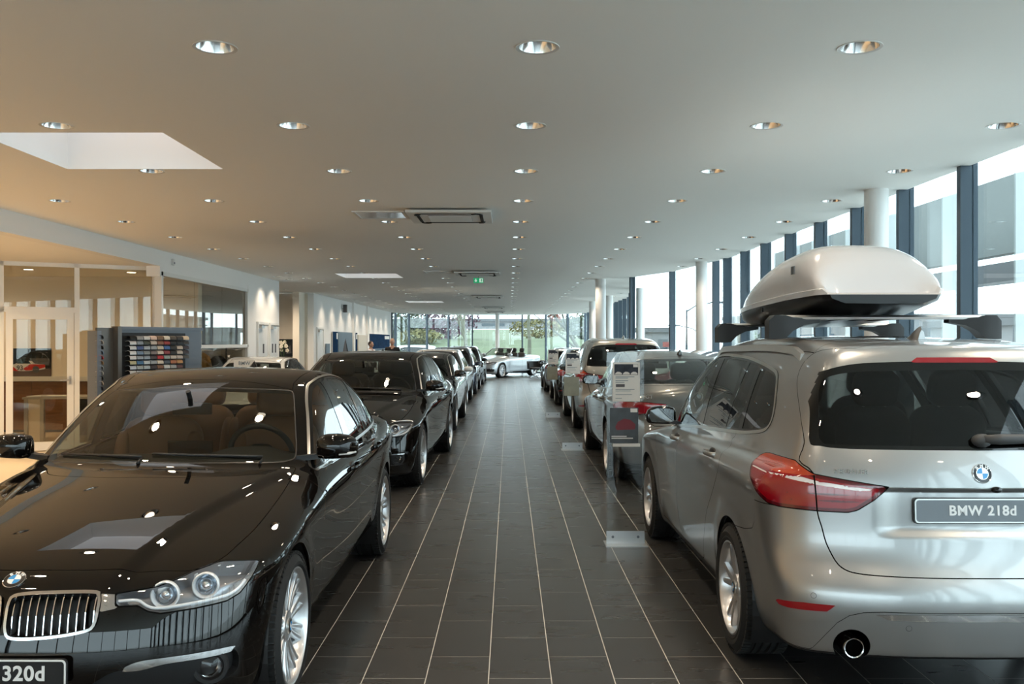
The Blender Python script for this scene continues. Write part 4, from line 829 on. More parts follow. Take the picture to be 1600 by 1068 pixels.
# ------------------------------------------------------------------ wheels
_wheel = {}
def wheel_meshes(kind, R, wd, rr):
    key = (kind, R, wd, rr)
    if key in _wheel: return _wheel[key]
    out = []
    h = wd/2
    X = Matrix.Rotation(-math.pi/2, 4, 'X')           # wheel axis = +y, outer face at +y
    m = MB(); sh = .030
    pr = [(rr-.012, -h+.012), (rr+.004, -h), (rr+.03, -h-.006), (R-.045, -h-.010), (R-.02, -h+.006), (R-.006, -h+.022)]
    g = [-.055, -.02, .02, .055]
    lo = -h+.022; tr = [(R-.006, lo)]
    for q in g: tr += [(R, q-.007), (R-.008, q-.004), (R-.008, q+.004), (R, q+.007)]
    pr = pr[:-1]+tr+[(R-.006, h-.022), (R-.02, h-.006), (R-.045, h+.010), (R-.06, h+.0085), (rr+.03, h+.006), (rr+.022, h+.008), (rr+.004, h), (rr-.012, h-.012)]
    n = 64
    m.lathe(pr, n, X)
    m.m = 0
    out.append(('tire', m.me('tire', MT['rubber'], angle=32)))
    tb = MB()                                        # tread blocks on the shoulders
    for k in range(72):
        a = 2*math.pi*k/72
        for s in (-1, 1):
            M = Matrix.Rotation(a, 4, 'Y') @ Matrix.Translation((0, s*(h-.026), R-.004))
            tb.box(-.0095, .0095, -.020, .020, -.010, .0045, M)
    out.append(('tread_blocks', tb.me('tread_blocks', MT['rubber'])))
    m = MB()
    m.lathe([(rr+.004, h-.004), (rr+.006, h+.002), (rr-.002, h+.004), (rr-.010, h-.004), (rr-.016, h-.03), (rr-.03, h-.06), (rr-.035, -h+.03), (rr-.005, -h+.006), (rr+.002, -h)], n, X)
    out.append(('rim', m.me('rim', MT['alloy'], angle=40)))
    m = MB(); m.lathe([(.0, .02), (.165, .02), (.165, 0), (.07, 0), (.07, .045), (0, .045)], 40, X); out.append(('brake_disc', m.me('brake_disc', MT['disc'], angle=35)))
    yo = h-.012
    def spoke(ang, r0, r1, w0, w1, t, y0, y1, tilt=0, bow=.0):
        mm = MB(); secs = []
        for i in range(7):
            u = i/6; r = r0+(r1-r0)*u; w = (w0+(w1-w0)*u)/2; y = y0+(y1-y0)*u+bow*math.sin(math.pi*u); tt = t*(1-.25*u); o = tilt*u
            secs.append([(o-w, y-tt, r), (o-w*.9, y-.004, r), (o-w*.45, y, r), (o+w*.45, y, r), (o+w*.9, y-.004, r), (o+w, y-tt, r)])
        mm.loft(secs, Matrix.Rotation(ang, 4, 'Y')); return mm
    ns = []
    if kind == 'multi':
        for k in range(20):
            ns.append(spoke(2*math.pi*(k+(.5-k % 2)*.30)/20+.05, .060, rr-.002, .017, .026, .030, yo-.020, yo-.002, bow=-.006))
    elif kind == 'star':
        for k in range(5):
            for s in (-1, 1):
                ns.append(spoke(2*math.pi*k/5+s*.075, .05, rr-.002, .040, .030, .032, yo-.022, yo-.004, tilt=s*.030, bow=.004))
    else:
        for k in range(10): ns.append(spoke(2*math.pi*(k+.22*(-1)**k)/10, .055, rr-.002, .030, .036, .030, yo-.02, yo-.003))
    sp = [('spoke', x.me('spoke', MT['alloy'], angle=50)) for x in ns]
    m = MB(); m.lathe([(.074, yo-.05), (.074, yo-.028), (.066, yo-.016), (.040, yo-.012), (.036, yo-.012)], 32, X); out.append(('hub', m.me('hub', MT['alloy'], angle=40)))
    m = MB(); m.m = 0; m.lathe([(.036, yo-.012), (.035, yo-.006), (.031, yo-.004)], 28, X); m.m = 1
    m.lathe([(.031, yo-.004), (.021, yo-.003)], 28, X)
    for q in range(4):
        m.m = 2+(q % 2); a0 = q*math.pi/2
        m.add([(0, yo-.003, 0)]+[(.021*math.cos(a0+j*math.pi/12), yo-.003, .021*math.sin(a0+j*math.pi/12)) for j in range(7)], [(0, j+1, j+2) for j in range(6)])
    out.append(('hub_cap', m.me('hub_cap', [MT['satin'], MT['badge_black'], MT['badge_white'], MT['badge_blue']], angle=40)))
    b = MB()
    for k in range(5):
        a = 2*math.pi*k/5+.3; b.lathe([(.010, yo-.03), (.010, yo-.017), (.004, yo-.016), (.0, yo-.019)], 8, Matrix.Rotation(a, 4, 'Y') @ Matrix.Translation((0, 0, .054)) @ X)
    out.append(('wheel_bolts', b.me('wheel_bolts', MT['alloy_dark'], angle=40)))
    _wheel[key] = (out, sp); return _wheel[key]
def add_wheel(root, x, side, yc, R, kind='multi', wd=.235, rr=.245, detail=True, spin=0):
    w = link('wheel', None, root, (x, side*yc, R), (0, spin, 0 if side > 0 else math.pi))
    parts, sp = wheel_meshes(kind, R, wd, rr)
    for nm, me in parts:
        if not detail and nm in ('tread_blocks', 'wheel_bolts'): continue
        x_ = link(nm, me, w)
        if nm == 'tread_blocks': x_['kind'] = 'stuff'
    for nm, me in sp: link(nm, me, w)
    return w

# ------------------------------------------------------------------ small car pieces
def roundel(root, o, n, r, up=(0, 0, 1)):
    """enamel badge: dark ring with the three letters, quartered blue and white centre"""
    M = frame(o, n, Vector(up).cross(Vector(n)))
    b = link('badge', None, root); b.matrix_local = M
    m = MB(); m.lathe([(r*1.0, -.004), (r*1.0, .003), (r*.96, .0042), (r*.93, .0035)], 40); m.build('badge_rim', MT['chrome'], b, angle=40)
    m = MB(); m.lathe([(r*.94, .0034), (r*.60, .0038)], 40); m.build('badge_ring', MT['badge_black'], b, smooth=True)
    m = MB(); m.lathe([(r*.615, .0042), (r*.575, .0042)], 40); m.build('badge_circle', MT['chrome'], b, smooth=True)
    for q in range(4):
        m = MB(); a0 = q*math.pi/2
        m.add([(0, 0, .0042)]+[(r*.58*math.cos(a0+j*math.pi/16), r*.58*math.sin(a0+j*math.pi/16), .0042) for j in range(9)], [(0, j+1, j+2) for j in range(8)])
        m.build('badge_quarter', MT['badge_blue'] if q % 2 else MT['badge_white'], b)
    for ch, a in (('B', 42), ('M', 0), ('W', -42)):
        t = link('badge_letter', text_me('badge_letter', ch, r*.46, .0006, MT['badge_white'], bold=r*.012), b)
        an = math.radians(a); t.location = (-r*.765*math.sin(an), r*.765*math.cos(an), .0042); t.rotation_euler = (0, 0, an)
    return b
def tray(V, N, F, depth, taper=0):
    """the patch pushed inwards, with walls up to its border"""
    n = len(V); cnt = {}
    for f in F:
        for i in range(len(f)):
            a, b = f[i], f[(i+1) % len(f)]
            if (b, a) in cnt: cnt.pop((b, a))
            else: cnt[(a, b)] = 1
    c = V.mean(0); V2 = V-N*depth; V2 = V2+(c-N.mean(0)*depth-V2)*taper
    return np.concatenate([V2, V]), [tuple(f) for f in F]+[(a, b, n+b, n+a) for a, b in cnt]
def poly_in_band(poly): return np.asarray(poly, float)
class Body:
    def __init__(s, spec, h, scale=(1, 1, 1)):
        s.c = spec; s.sc = np.array(scale, float)
        s.f = make_shape(spec); V, Q = surface_net(s.f, -.03, spec['L']+.05, 1.0, .1, 1.72, h)
        s.k = Skin(s.f, V, Q, 'body'); s.meshes = []
        for a in spec['axles']:
            s.k.cut(lambda P, N: np.hypot(P[:, 0]-a, P[:, 2]-spec['R'])-spec['arch'], 'void', where=lambda P, N: P[:, 1] > .45)
        s.k.cut(lambda P, N: N[:, 2]+.55, 'underbody', within=['body'], where=lambda P, N: P[:, 2] < .42)
    def region(s, name, poly, pr='xz', where=None, within=None, gap=0, smooth=0):
        poly = crv(poly, smooth, True) if smooth else np.asarray(poly, float)
        if poly.shape[1] == 3: poly = proj2(poly, pr)
        fd = lambda P, N: polydist(proj2(P, pr), poly)
        if gap:
            vw = {'xz': (0, 1, 0), 'yz': (1, 0, 0), 'xy': (0, 0, 1)}.get(pr) or (-math.sin(math.radians(pr)), math.cos(math.radians(pr)), 0)
            gw = lambda N: gap*np.clip(np.abs(N @ np.array(vw)), .18, 1)   # narrower in projection where the surface slants
            s.k.cut(lambda P, N: fd(P, N)-gw(N), '_t', within, where)
            s.k.cut(lambda P, N: fd(P, N)+gw(N), name, ['_t'], where); s.k.L[s.k.L == '_t'] = 'panel_gap'
        else: s.k.cut(fd, name, within, where)
    def ring(s, name, poly, w0, w1, pr='xz', where=None, within=None, smooth=0):
        """band w0 < d < w1 around an outline"""
        poly = crv(poly, smooth, True) if smooth else np.asarray(poly, float)
        if poly.shape[1] == 3: poly = proj2(poly, pr)
        fd = lambda P, N: polydist(proj2(P, pr), poly)
        vw = np.array({'xz': (0, 1, 0), 'yz': (1, 0, 0), 'xy': (0, 0, 1)}[pr])
        s.k.cut(lambda P, N: fd(P, N)-w1*np.clip(np.abs(N @ vw), .12, 1), '_r', within, where)
        if w0 is not None:
            keep = '_q'; s.k.cut(lambda P, N: fd(P, N)-w0, keep, ['_r'], where)
            s.k.L[s.k.L == '_r'] = name; return keep
        s.k.L[s.k.L == '_r'] = name
    def split(s, lab, low, gfun, gap=.0022):
        """divide a panel along a curve: gfun(P) signed; negative side becomes low"""
        s.k.cut(lambda P, N: gfun(P)-gap, '_t', [lab]); s.k.cut(lambda P, N: gfun(P)+gap, low, ['_t']); s.k.L[s.k.L == '_t'] = 'panel_gap'
    def out(s, labels, name, material, root, sides=False, off=0, z=None):
        g = s.k.get(labels)
        if g is None: return []
        V, N, F = g; V = V+N*off; Ns = N/s.sc; Ns /= np.linalg.norm(Ns, axis=1, keepdims=True)
        V = V*s.sc; res = []
        if not sides:
            A, B, C = mirrored(V, Ns, F); res.append(link(name, mesh(name, A, C, B, material), root))
        else:
            res.append(link(name, mesh(name, V, F, Ns, material), root))
            res.append(link(name, mesh(name, V*[1, -1, 1], [tuple(reversed(t)) for t in F], Ns*[1, -1, 1], material), root))
        return res
    def tray_out(s, label, name, material, root, depth, taper=.05):
        g = s.k.get(label)
        if g is None: return []
        V, N, F = g; A, B = tray(V, N, F, depth, taper); A = A*s.sc
        return [link(name, mesh(name, A, B, None, material, smooth=False), root), link(name, mesh(name, A*[1, -1, 1], [tuple(reversed(t)) for t in B], None, material, smooth=False), root)]
    def hit(s, o, d, tmax=3):
        """first surface point along a ray, spec coordinates"""
        ts = np.linspace(0, tmax, 500); P = np.asarray(o)+ts[:, None]*np.asarray(d, float); v = s.f(P[:, 0], P[:, 1], P[:, 2])
        i = np.where((v[1:] < 0) & (v[:-1] >= 0))[0]
        if not len(i): return None
        i = i[0]; t = ts[i]+(ts[i+1]-ts[i])*v[i]/(v[i]-v[i+1]); p = (np.asarray(o)+t*np.asarray(d, float))[None]
        n = grad(s.f, p)[0]; n /= np.linalg.norm(n); return p[0], n

FRONT = lambda P, N: N[:, 0] < .25
SIDE = lambda P, N: N[:, 1] > .30
DSIDE = lambda P, N: N[:, 1] > .06
REAR = lambda P, N: N[:, 0] > .05
TOP = lambda P, N: N[:, 2] > .2
def hpoly(half): return [(y if y > 1e-6 else -.05, z) for y, z in half]
def sym(half): return [(y, z) for y, z in half]+[(-y, z) for y, z in reversed(half)]
def symx(half): return [(x, y) for x, y in half]+[(x, -y) for x, y in reversed(half)]
# ------------------------------------------------------------------ outlines, measured on the bodies (metres)
SEDAN_F = dict(
    windshield=[(0, .975), (.36, .967), (.575, .957), (.648, .960), (.671, .986), (.616, 1.137), (.566, 1.254), (.538, 1.298), (.503, 1.308), (.363, 1.317), (.15, 1.326), (0, 1.327)],
    hood=[(.155, 0), (.168, .23), (.2, .388), (.241, .521), (.274, .617), (.388, .685), (.536, .709), (.766, .728), (1.118, .726), (1.46, .707), (1.60, .69), (1.50, .60), (1.369, .515), (1.276, .364), (1.21, .16), (1.20, 0)],
    cowl=[(1.20, 0), (1.21, .16), (1.276, .364), (1.369, .515), (1.50, .60), (1.60, .69), (1.70, .74), (1.9, .6), (1.8, 0)],
    dlo=[(1.66, .908), (1.703, .944), (1.931, 1.112), (2.119, 1.240), (2.265, 1.314), (2.381, 1.350), (2.517, 1.372), (2.732, 1.376), (2.95, 1.353), (3.15, 1.300), (3.33, 1.215), (3.46, 1.125), (3.535, 1.055), (3.50, 1.020), (3.36, 1.006), (2.74, .975), (1.80, .919)],
    pillars=[[(2.41, .9), (2.54, .9), (2.60, 1.42), (2.45, 1.42)], [(3.00, .9), (3.05, .9), (3.04, 1.42), (2.98, 1.42)]],
    doors=[(1.53, .93), (1.46, .82), (1.43, .72), (1.43, .56), (1.46, .38), (1.50, .285), (1.56, .268), (2.6, .268), (3.08, .285), (3.16, .42), (3.24, .60), (3.36, .74), (3.44, .86), (3.46, 1.03), (3.3, 1.2), (2.9, 1.5), (2.3, 1.5), (1.9, 1.2)],
    bseam=lambda z: 2.50+.05*(1-z), roofseam=[(2.195, .535), (2.29, .518), (2.44, .528), (2.70, .560), (3.0, .585), (3.32, .585)],
    kidney=[(.008, .60), (.012, .645), (.03, .664), (.12, .672), (.31, .671), (.338, .655), (.342, .62), (.333, .555), (.298, .532), (.17, .514), (.043, .512), (.012, .54)],
    kidneybridge=[(.338, .662), (.40, .654), (.40, .61), (.338, .60)],
    headlight=[(.096, .385, .658), (.075, .394, .615), (.096, .468, .614), (.1, .505, .591), (.112, .547, .58), (.165, .655, .584), (.244, .755, .591), (.292, .792, .609), (.324, .809, .634), (.451, .825, .703), (.37, .691, .715), (.271, .619, .702), (.154, .519, .67)], hang=62,
    fogpocket=[(.30, .318), (.36, .366), (.427, .391), (.597, .403), (.771, .413), (.795, .335), (.763, .296), (.70, .288), (.55, .29), (.36, .295)],
    fogbar=[(.427, .389), (.474, .415), (.555, .421), (.771, .419), (.776, .401), (.744, .398), (.58, .399), (.496, .386)], fog=(.706, .352, .045),
    intake=[(0, .345), (.25, .345), (.30, .30), (.29, .215), (0, .21)],
    rwin=[(0, 1.105), (.45, 1.10), (.60, 1.085), (.62, 1.11), (.545, 1.30), (.50, 1.345), (.40, 1.36), (0, 1.372)],
    trunk=[(0, .72), (.45, .72), (.50, .76), (.56, .95), (.66, 1.03), (.72, 1.10), (0, 1.11)],
    tail=[(4.55, .42, .92), (4.55, .42, .82), (4.40, .78, .80), (4.25, .86, .83), (4.15, .88, .90), (4.3, .80, .95), (4.5, .55, .95)], tang=-55,
    plate=(.022, .40, .26, .055), rplate=(4.60, .62, .26, .055), roundel=(.706, .041), handles=[2.30, 3.16], handlez=.835, mirror=(1.72, 1.022), seats=dict(xf=2.32, xr=3.22, z=.50, w=.37), dash=(1.55, .955), bumperx=.60, rbumperx=4.05)
MPV_F = dict(
    windshield=[(0, 1.05), (.36, 1.045), (.60, 1.035), (.66, 1.045), (.67, 1.08), (.60, 1.33), (.535, 1.49), (.50, 1.515), (.36, 1.53), (0, 1.545)],
    hood=[(.20, 0), (.22, .25), (.30, .45), (.42, .62), (.60, .70), (.8, .715), (1.2, .70), (1.33, .66), (1.22, .55), (1.08, .35), (1.02, 0)],
    cowl=[(1.02, 0), (1.08, .35), (1.22, .55), (1.33, .66), (1.45, .70), (1.5, .5), (1.3, 0)],
    dlo=[(1.37, .972), (1.30, .985), (1.36, 1.035), (1.60, 1.245), (1.85, 1.405), (2.05, 1.475), (2.16, 1.498), (2.40, 1.505), (2.88, 1.496), (3.215, 1.474), (3.468, 1.448), (3.59, 1.425), (3.665, 1.38), (3.785, 1.27), (3.82, 1.20), (3.77, 1.163), (3.618, 1.139), (3.42, 1.118), (3.012, 1.092), (2.369, 1.052), (1.8, 1.008)],
    pillars=[[(1.46, .95), (1.53, .95), (1.76, 1.42), (1.70, 1.42)], [(2.36, 1.0), (2.50, 1.0), (2.25, 1.56), (2.12, 1.56)], [(2.99, 1.05), (3.08, 1.05), (2.95, 1.56), (2.87, 1.56)], [(3.37, 1.05), (3.44, 1.05), (3.22, 1.56), (3.15, 1.56)]],
    privacy=2.4, satin=True,
    doors=[(1.28, .95), (1.27, .75), (1.28, .45), (1.34, .285), (1.45, .262), (2.6, .262), (2.78, .285), (2.84, .36), (2.95, .50), (3.05, .62), (3.25, .77), (3.40, .90), (3.33, 1.0), (3.29, 1.06), (3.34, 1.13), (3.2, 1.55), (2.2, 1.55), (1.7, 1.4)],
    bseam=lambda z: np.interp(z, [.26, .50, .75, .92, 1.04], [2.08, 2.02, 2.07, 2.14, 2.20]), roofseam=[(2.0, .56), (2.4, .53), (3.0, .55), (3.6, .56), (3.93, .548)],
    kidney=[(.012, .66), (.016, .705), (.03, .72), (.12, .728), (.27, .722), (.29, .70), (.28, .64), (.25, .60), (.17, .585), (.05, .582), (.018, .61)],
    headlight=[(.12, .34, .72), (.10, .37, .66), (.16, .60, .62), (.27, .76, .63), (.36, .82, .68), (.46, .83, .76), (.40, .70, .775), (.26, .55, .76)], hang=60,
    fogpocket=[(.42, .40), (.62, .41), (.74, .40), (.74, .33), (.62, .29), (.44, .30)], fog=(.64, .35, .045), fogbar=[(.42, .40), (.62, .41), (.74, .40), (.74, .388), (.62, .392), (.42, .385)],
    intake=[(0, .40), (.35, .40), (.40, .32), (.36, .22), (0, .22)],
    gate=[(3.95, .30, 1.572), (3.94, .50, 1.560), (3.90, .565, 1.525), (3.885, .60, 1.475), (3.92, .628, 1.415), (4.00, .65, 1.355), (4.141, .682, 1.265), (4.27, .705, 1.15), (4.285, .735, 1.07), (4.351, .691, 1.018), (4.371, .682, .857), (4.381, .666, .791), (4.395, .65, .72), (4.425, .62, .650), (4.451, .59, .620), (4.47, .542, .608), (4.495, .443, .603), (4.519, .236, .600), (4.53, 0, .600), (4.53, -.2, .600), (3.95, -.2, 1.575)],
    rwin=[(0, 1.128), (.321, 1.129), (.57, 1.130), (.652, 1.138), (.69, 1.152), (.665, 1.28), (.634, 1.40), (.588, 1.462), (.473, 1.496), (.30, 1.508), (0, 1.514)],
    rwin_in=[(0, 1.145), (.321, 1.146), (.56, 1.148), (.648, 1.160), (.637, 1.28), (.608, 1.40), (.555, 1.446), (.40, 1.466), (0, 1.474)],
    tail=[(3.905, .846, 1.010), (3.86, .81, 1.035), (3.90, .785, 1.056), (3.96, .775, 1.063), (4.259, .744, 1.067), (4.351, .691, 1.018), (4.443, .395, .974), (4.437, .458, .916), (4.424, .525, .87), (4.414, .563, .859), (4.373, .679, .858), (4.268, .822, .86), (4.219, .857, .867), (4.13, .885, .905), (4.00, .882, .956)], tang=-52,
    tail_top=[(3.8, .9, 1.008), (4.10, .84, 1.012), (4.33, .735, 1.008), (4.40, .65, 1.02), (4.40, .65, 1.10), (3.8, .9, 1.10)],
    tail_stripe=[(3.95, .857, 1.004), (4.244, .808, 1.004), (4.327, .733, 1.001), (4.357, .69, .990), (4.434, .457, .960), (4.432, .465, .948), (4.391, .618, .964), (4.35, .709, .976), (4.244, .815, .996), (3.95, .862, .999)],
    reflector=[(4.272, .844, .451), (4.414, .756, .469), (4.478, .636, .473), (4.461, .671, .442), (4.42, .744, .436), (4.358, .809, .431), (4.308, .833, .431)],
    chrome=[(.492, .446), (.30, .452), (0, .455), (0, .426), (.30, .424), (.43, .424)], exhaust=(4.495, .568, .298, .043), brake=[(.205, 1.506), (.17, 1.529), (0, 1.530), (0, 1.506)], bseamr=[(3.60, .655), (3.93, .688), (4.04, .715), (4.08, .755), (4.10, .86)],
    plate=(.022, .48, .26, .055), rplate=(4.462, .873, .295, .056), roundel=(.755, .041), rroundel=(1.033, .042), handles=[1.98, 3.13], handlez=.930, mirror=(1.50, 1.045), seats=dict(xf=2.10, xr=3.0, z=.62, w=.36), dash=(1.35, 1.02), bumperx=.62, rbumperx=3.9, rails=True, wiper=True, fuel=True)

def seat(root, x, y, z, w, m, rake=.22, big=1):
    """bucket seat: cushion, backrest, headrest"""
    s = link('seat', None, root, (x, y, z))
    a = MB(); a.ball((-.16, 0, -.02), (.30, w*.70, .12), e=.45, n=24, m=12); a.build('cushion', m, s, smooth=True)
    M = Matrix.Translation((.08, 0, .02)) @ Matrix.Rotation(rake, 4, 'Y')
    a = MB(); a.ball((0, 0, .29), (.09, w*.70, .33), M, e=.5, n=24, m=14)
    for q in (-1, 1): a.ball((-.035, q*w*.60, .25), (.085, w*.14, .27), M, e=.6, n=14, m=10)
    a.build('backrest', m, s, smooth=True)
    a = MB(); a.ball((-.02, 0, .72), (.055, w*.40, .10), M, e=.5, n=20, m=10); a.build('headrest', m, s, smooth=True)
    a = MB()
    for q in (-1, 1): a.tube([M @ Vector((0, q*.06, .55)), M @ Vector((0, q*.06, .68))], .007, 8)
    a.build('headrest_posts', MT['satin'], s, smooth=True)
    return s
def interior(root, B, F, sc, leather, far=False):
    st = F['seats']; S = lambda x, y, z: (x*sc[0], y*sc[1], z*sc[2])
    for y in (-1, 1): seat(root, *S(st['xf'], y*st['w'], st['z']), .37, leather)
    n = (-1, 1) if far else (-1, 0, 1)
    for y in n: seat(root, *S(st['xr'], y*.42, st['z']+.02), .31, leather, .35)
    dx, dz = F['dash']
    secs = []
    for i in range(13):
        y = -.70+1.4*i/12; hump = .045*math.exp(-((y+.36)/.19)**4); e = .13*abs(y/.7)**2
        secs.append([S(dx+e, y, dz-.02), S(dx+.20+e*.6, y, dz-.005+hump*.5), S(dx+.40, y, dz+.0+hump), S(dx+.50, y, dz-.03+hump*.8), S(dx+.52, y, dz-.14), S(dx+.46, y, dz-.35), S(dx+e, y, dz-.35)])
    a = MB(); a.loft(secs); a.build('dashboard', MT['dash'], root, angle=50)
    if not far:
        a = MB(); a.box(dx+.40, dx+.415, -.13, .13, dz-.01, dz+.075, b=.004); a.build('display_screen', MT['gloss_black'], root)
        a = MB(); a.box(dx+.60, dx+.75, -.10, .10, .35, .66, b=.02); a.box(dx+.70, dx+1.15, -.10, .10, .35, .58, b=.02); a.build('centre_console', MT['dash'], root)
    M = frame(S(dx+.60, -.36, dz-.02), (1, 0, .45), (0, 1, 0))
    w = link('steering_wheel', None, root)
    a = MB(); a.tube([M @ Vector((.185*math.cos(t), .185*math.sin(t), 0)) for t in np.linspace(0, 2*math.pi, 40)[:-1]], .017, 10, closed=True); a.build('wheel_ring', MT['leather_black'], w, smooth=True)
    a = MB(); a.ball((0, 0, -.01), (.075, .065, .03), M, e=.6); a.box(-.18, .18, -.02, .015, -.012, .0, M); a.box(-.02, .02, -.18, 0, -.012, 0, M); a.tube([M @ Vector((0, 0, -.02)), M @ Vector((0, 0, -.25))], .03); a.build('wheel_hub', MT['dash'], w, angle=45)
    p = B.hit((st['xf']-.35, 0, st['z']+.25), (-.28, 0, 1)) if False else None
    wz = max(z for _, z in F['windshield'])
    a = MB(); a.box(-.012, .012, -.115, .115, -.035, .035, Matrix.Translation(S(F['seats']['xf']-.33, 0, wz-.115)), b=.01); a.tube([S(F['seats']['xf']-.34, 0, wz-.09), S(F['seats']['xf']-.40, 0, wz-.01)], .014)
    a.build('inner_mirror', MT['trim_black'], root, angle=40)
    # floor, door cards, parcel shelf and head lining: an inner skin
    a = MB(); L = B.c['L']
    a.box(dx*sc[0], (B.c['axles'][1]+.1)*sc[0], -.70*sc[1], .70*sc[1], .24*sc[2], .30*sc[2]); a.box((B.c['axles'][1]-.22)*sc[0], (L-.25)*sc[0], -.55*sc[1], .55*sc[1], .40, (F['dash'][1]-.06)*sc[2], b=.03)
    a.build('cabin_floor', MT['lining'], root)
    g = B.k.get([l for l in set(B.k.L) if l in ('body', 'door', 'rear_door', 'roof', 'pillar', 'quarter', 'cabin_side')])
    if g:
        V, N, Fc = g; V = V-N*.028; ok = [f for f in Fc if min(V[i, 0] for i in f) > dx-.1 and max(V[i, 0] for i in f) < L-.45]
        A, Bn, C = mirrored(V*sc, N, ok, weld=False)
        link('cabin_lining', mesh('cabin_lining', A, [tuple(reversed(t)) for t in C], -Bn, MT['lining']), root)

def wing_mirror(root, x, z, side, paint, w0, sc):
    """door mirror: shell, glass, turn signal, foot"""
    m = link('wing_mirror', None, root)
    sec = []
    cy = w0+.125
    def prof(y0, sx, sz, dx, dz):
        out = []
        for k in range(18):
            t = 2*math.pi*k/18; c, s = math.cos(t), math.sin(t); e = .62
            out.append((x+dx+sx*math.copysign(abs(c)**e, c)*(.55 if c > 0 else 1.25), side*y0, z+dz+sz*math.copysign(abs(s)**e, s)))
        return out
    for y0, sx, sz, dx, dz in ((w0+.005, .028, .040, .0, -.006), (w0+.02, .052, .060, -.0, .0), (w0+.06, .066, .068, -.004, .004), (w0+.12, .070, .068, -.004, .006), (w0+.18, .062, .062, .002, .003), (w0+.215, .046, .048, .012, -.004), (w0+.228, .022, .026, .020, -.008)):
        sec.append(prof(y0, sx, sz, dx, dz))
    a = MB(); a.loft(sec); a.build('mirror_shell', paint, m, smooth=True)
    a = MB(); pts = [(side*(w0+.025), .045), (side*(w0+.06), .056), (side*(w0+.15), .058), (side*(w0+.20), .04), (side*(w0+.21), -.005), (side*(w0+.19), -.045), (side*(w0+.06), -.052), (side*(w0+.025), -.035)]
    a.prism([(p, q+z) for p, q in pts], x+.034, x+.0415, 'x'); a.build('mirror_glass', MT['mirror'], m)
    a = MB(); a.tube([(x-.060, side*(w0+.09), z-.030), (x-.074, side*(w0+.14), z-.030), (x-.062, side*(w0+.19), z-.028), (x-.03, side*(w0+.222), z-.024)], [.007, .009, .009, .006], 8); a.build('turn_signal', MT['indicator'], m, smooth=True)
    a = MB(); a.loft([[(x-.05, side*(w0-.10), z-.075), (x+.06, side*(w0-.10), z-.075), (x+.06, side*(w0-.10), z-.045), (x-.05, side*(w0-.10), z-.045)], [(x-.02, side*(w0-.01), z-.068), (x+.04, side*(w0-.01), z-.068), (x+.04, side*(w0-.01), z-.040), (x-.02, side*(w0-.01), z-.040)], [(x-.025, side*(w0+.06), z-.055), (x+.03, side*(w0+.06), z-.055), (x+.03, side*(w0+.06), z-.02), (x-.025, side*(w0+.06), z-.02)]]); a.build('mirror_foot', MT['trim_black'], m, angle=60)
    return m
def door_handle(root, B, x, z, side, sc, paint):
    r = B.hit((x, 1.3, z), (0, -1, 0))
    if r is None: return
    p, n = r; y = p[1]
    h = link('door_handle', None, root)
    pts = [(x-.105, y-.002, z), (x-.085, y+.022, z+.001), (x, y+.034, z+.003), (x+.085, y+.022, z+.004), (x+.105, y-.002, z+.004)]
    c = crv(pts, 5); S = [tuple(q*np.array([1, side, 1])*sc) for q in c]
    a = MB()
    secs = []
    for q in S: secs.append([(q[0], q[1]+.008*math.cos(t), q[2]+.014*math.sin(t)) for t in np.linspace(0, 2*math.pi, 9)[:-1]])
    a.loft(secs); a.build('grip', paint, h, smooth=True)
    a = MB(); a.ball((x*sc[0], side*(y-.012)*sc[1], (z+.002)*sc[2]), (.075, .016, .032), n=20, m=8); a.build('recess', MT['trim_black'], h, smooth=True)
def plate_obj(root, o, n, w, hgt, face, border, txt, mtx, size, bold=.0, up=(0, 0, 1)):
    """number plate: backing, rim, raised lettering"""
    M = frame(o, n, Vector(up).cross(Vector(n)))
    p = link('number_plate', None, root); p.matrix_local = M
    def rr(w, h, r):
        return [(sx*(w-r)+r*math.cos(t), sy*(h-r)+r*math.sin(t)) for sx, sy, t0 in ((1, 1, 0), (-1, 1, 90), (-1, -1, 180), (1, -1, 270)) for t in [math.radians(t0+k*22.5) for k in range(5)]]
    a = MB(); a.prism(rr(w, hgt, .018), 0, .008); a.build('plate_holder', MT['trim_black'], p)
    a = MB(); a.prism(rr(w-.004, hgt-.004, .016), .008, .011); a.build('plate_rim', border, p)
    a = MB(); a.prism(rr(w-.010, hgt-.010, .012), .0105, .0118); a.build('plate_face', face, p)
    if txt:
        t = link('plate_lettering', text_me('plate_lettering', txt, size, .0010, mtx, bold=bold, space=1.08), p); t.location = (0, 0, .0122)
    return p

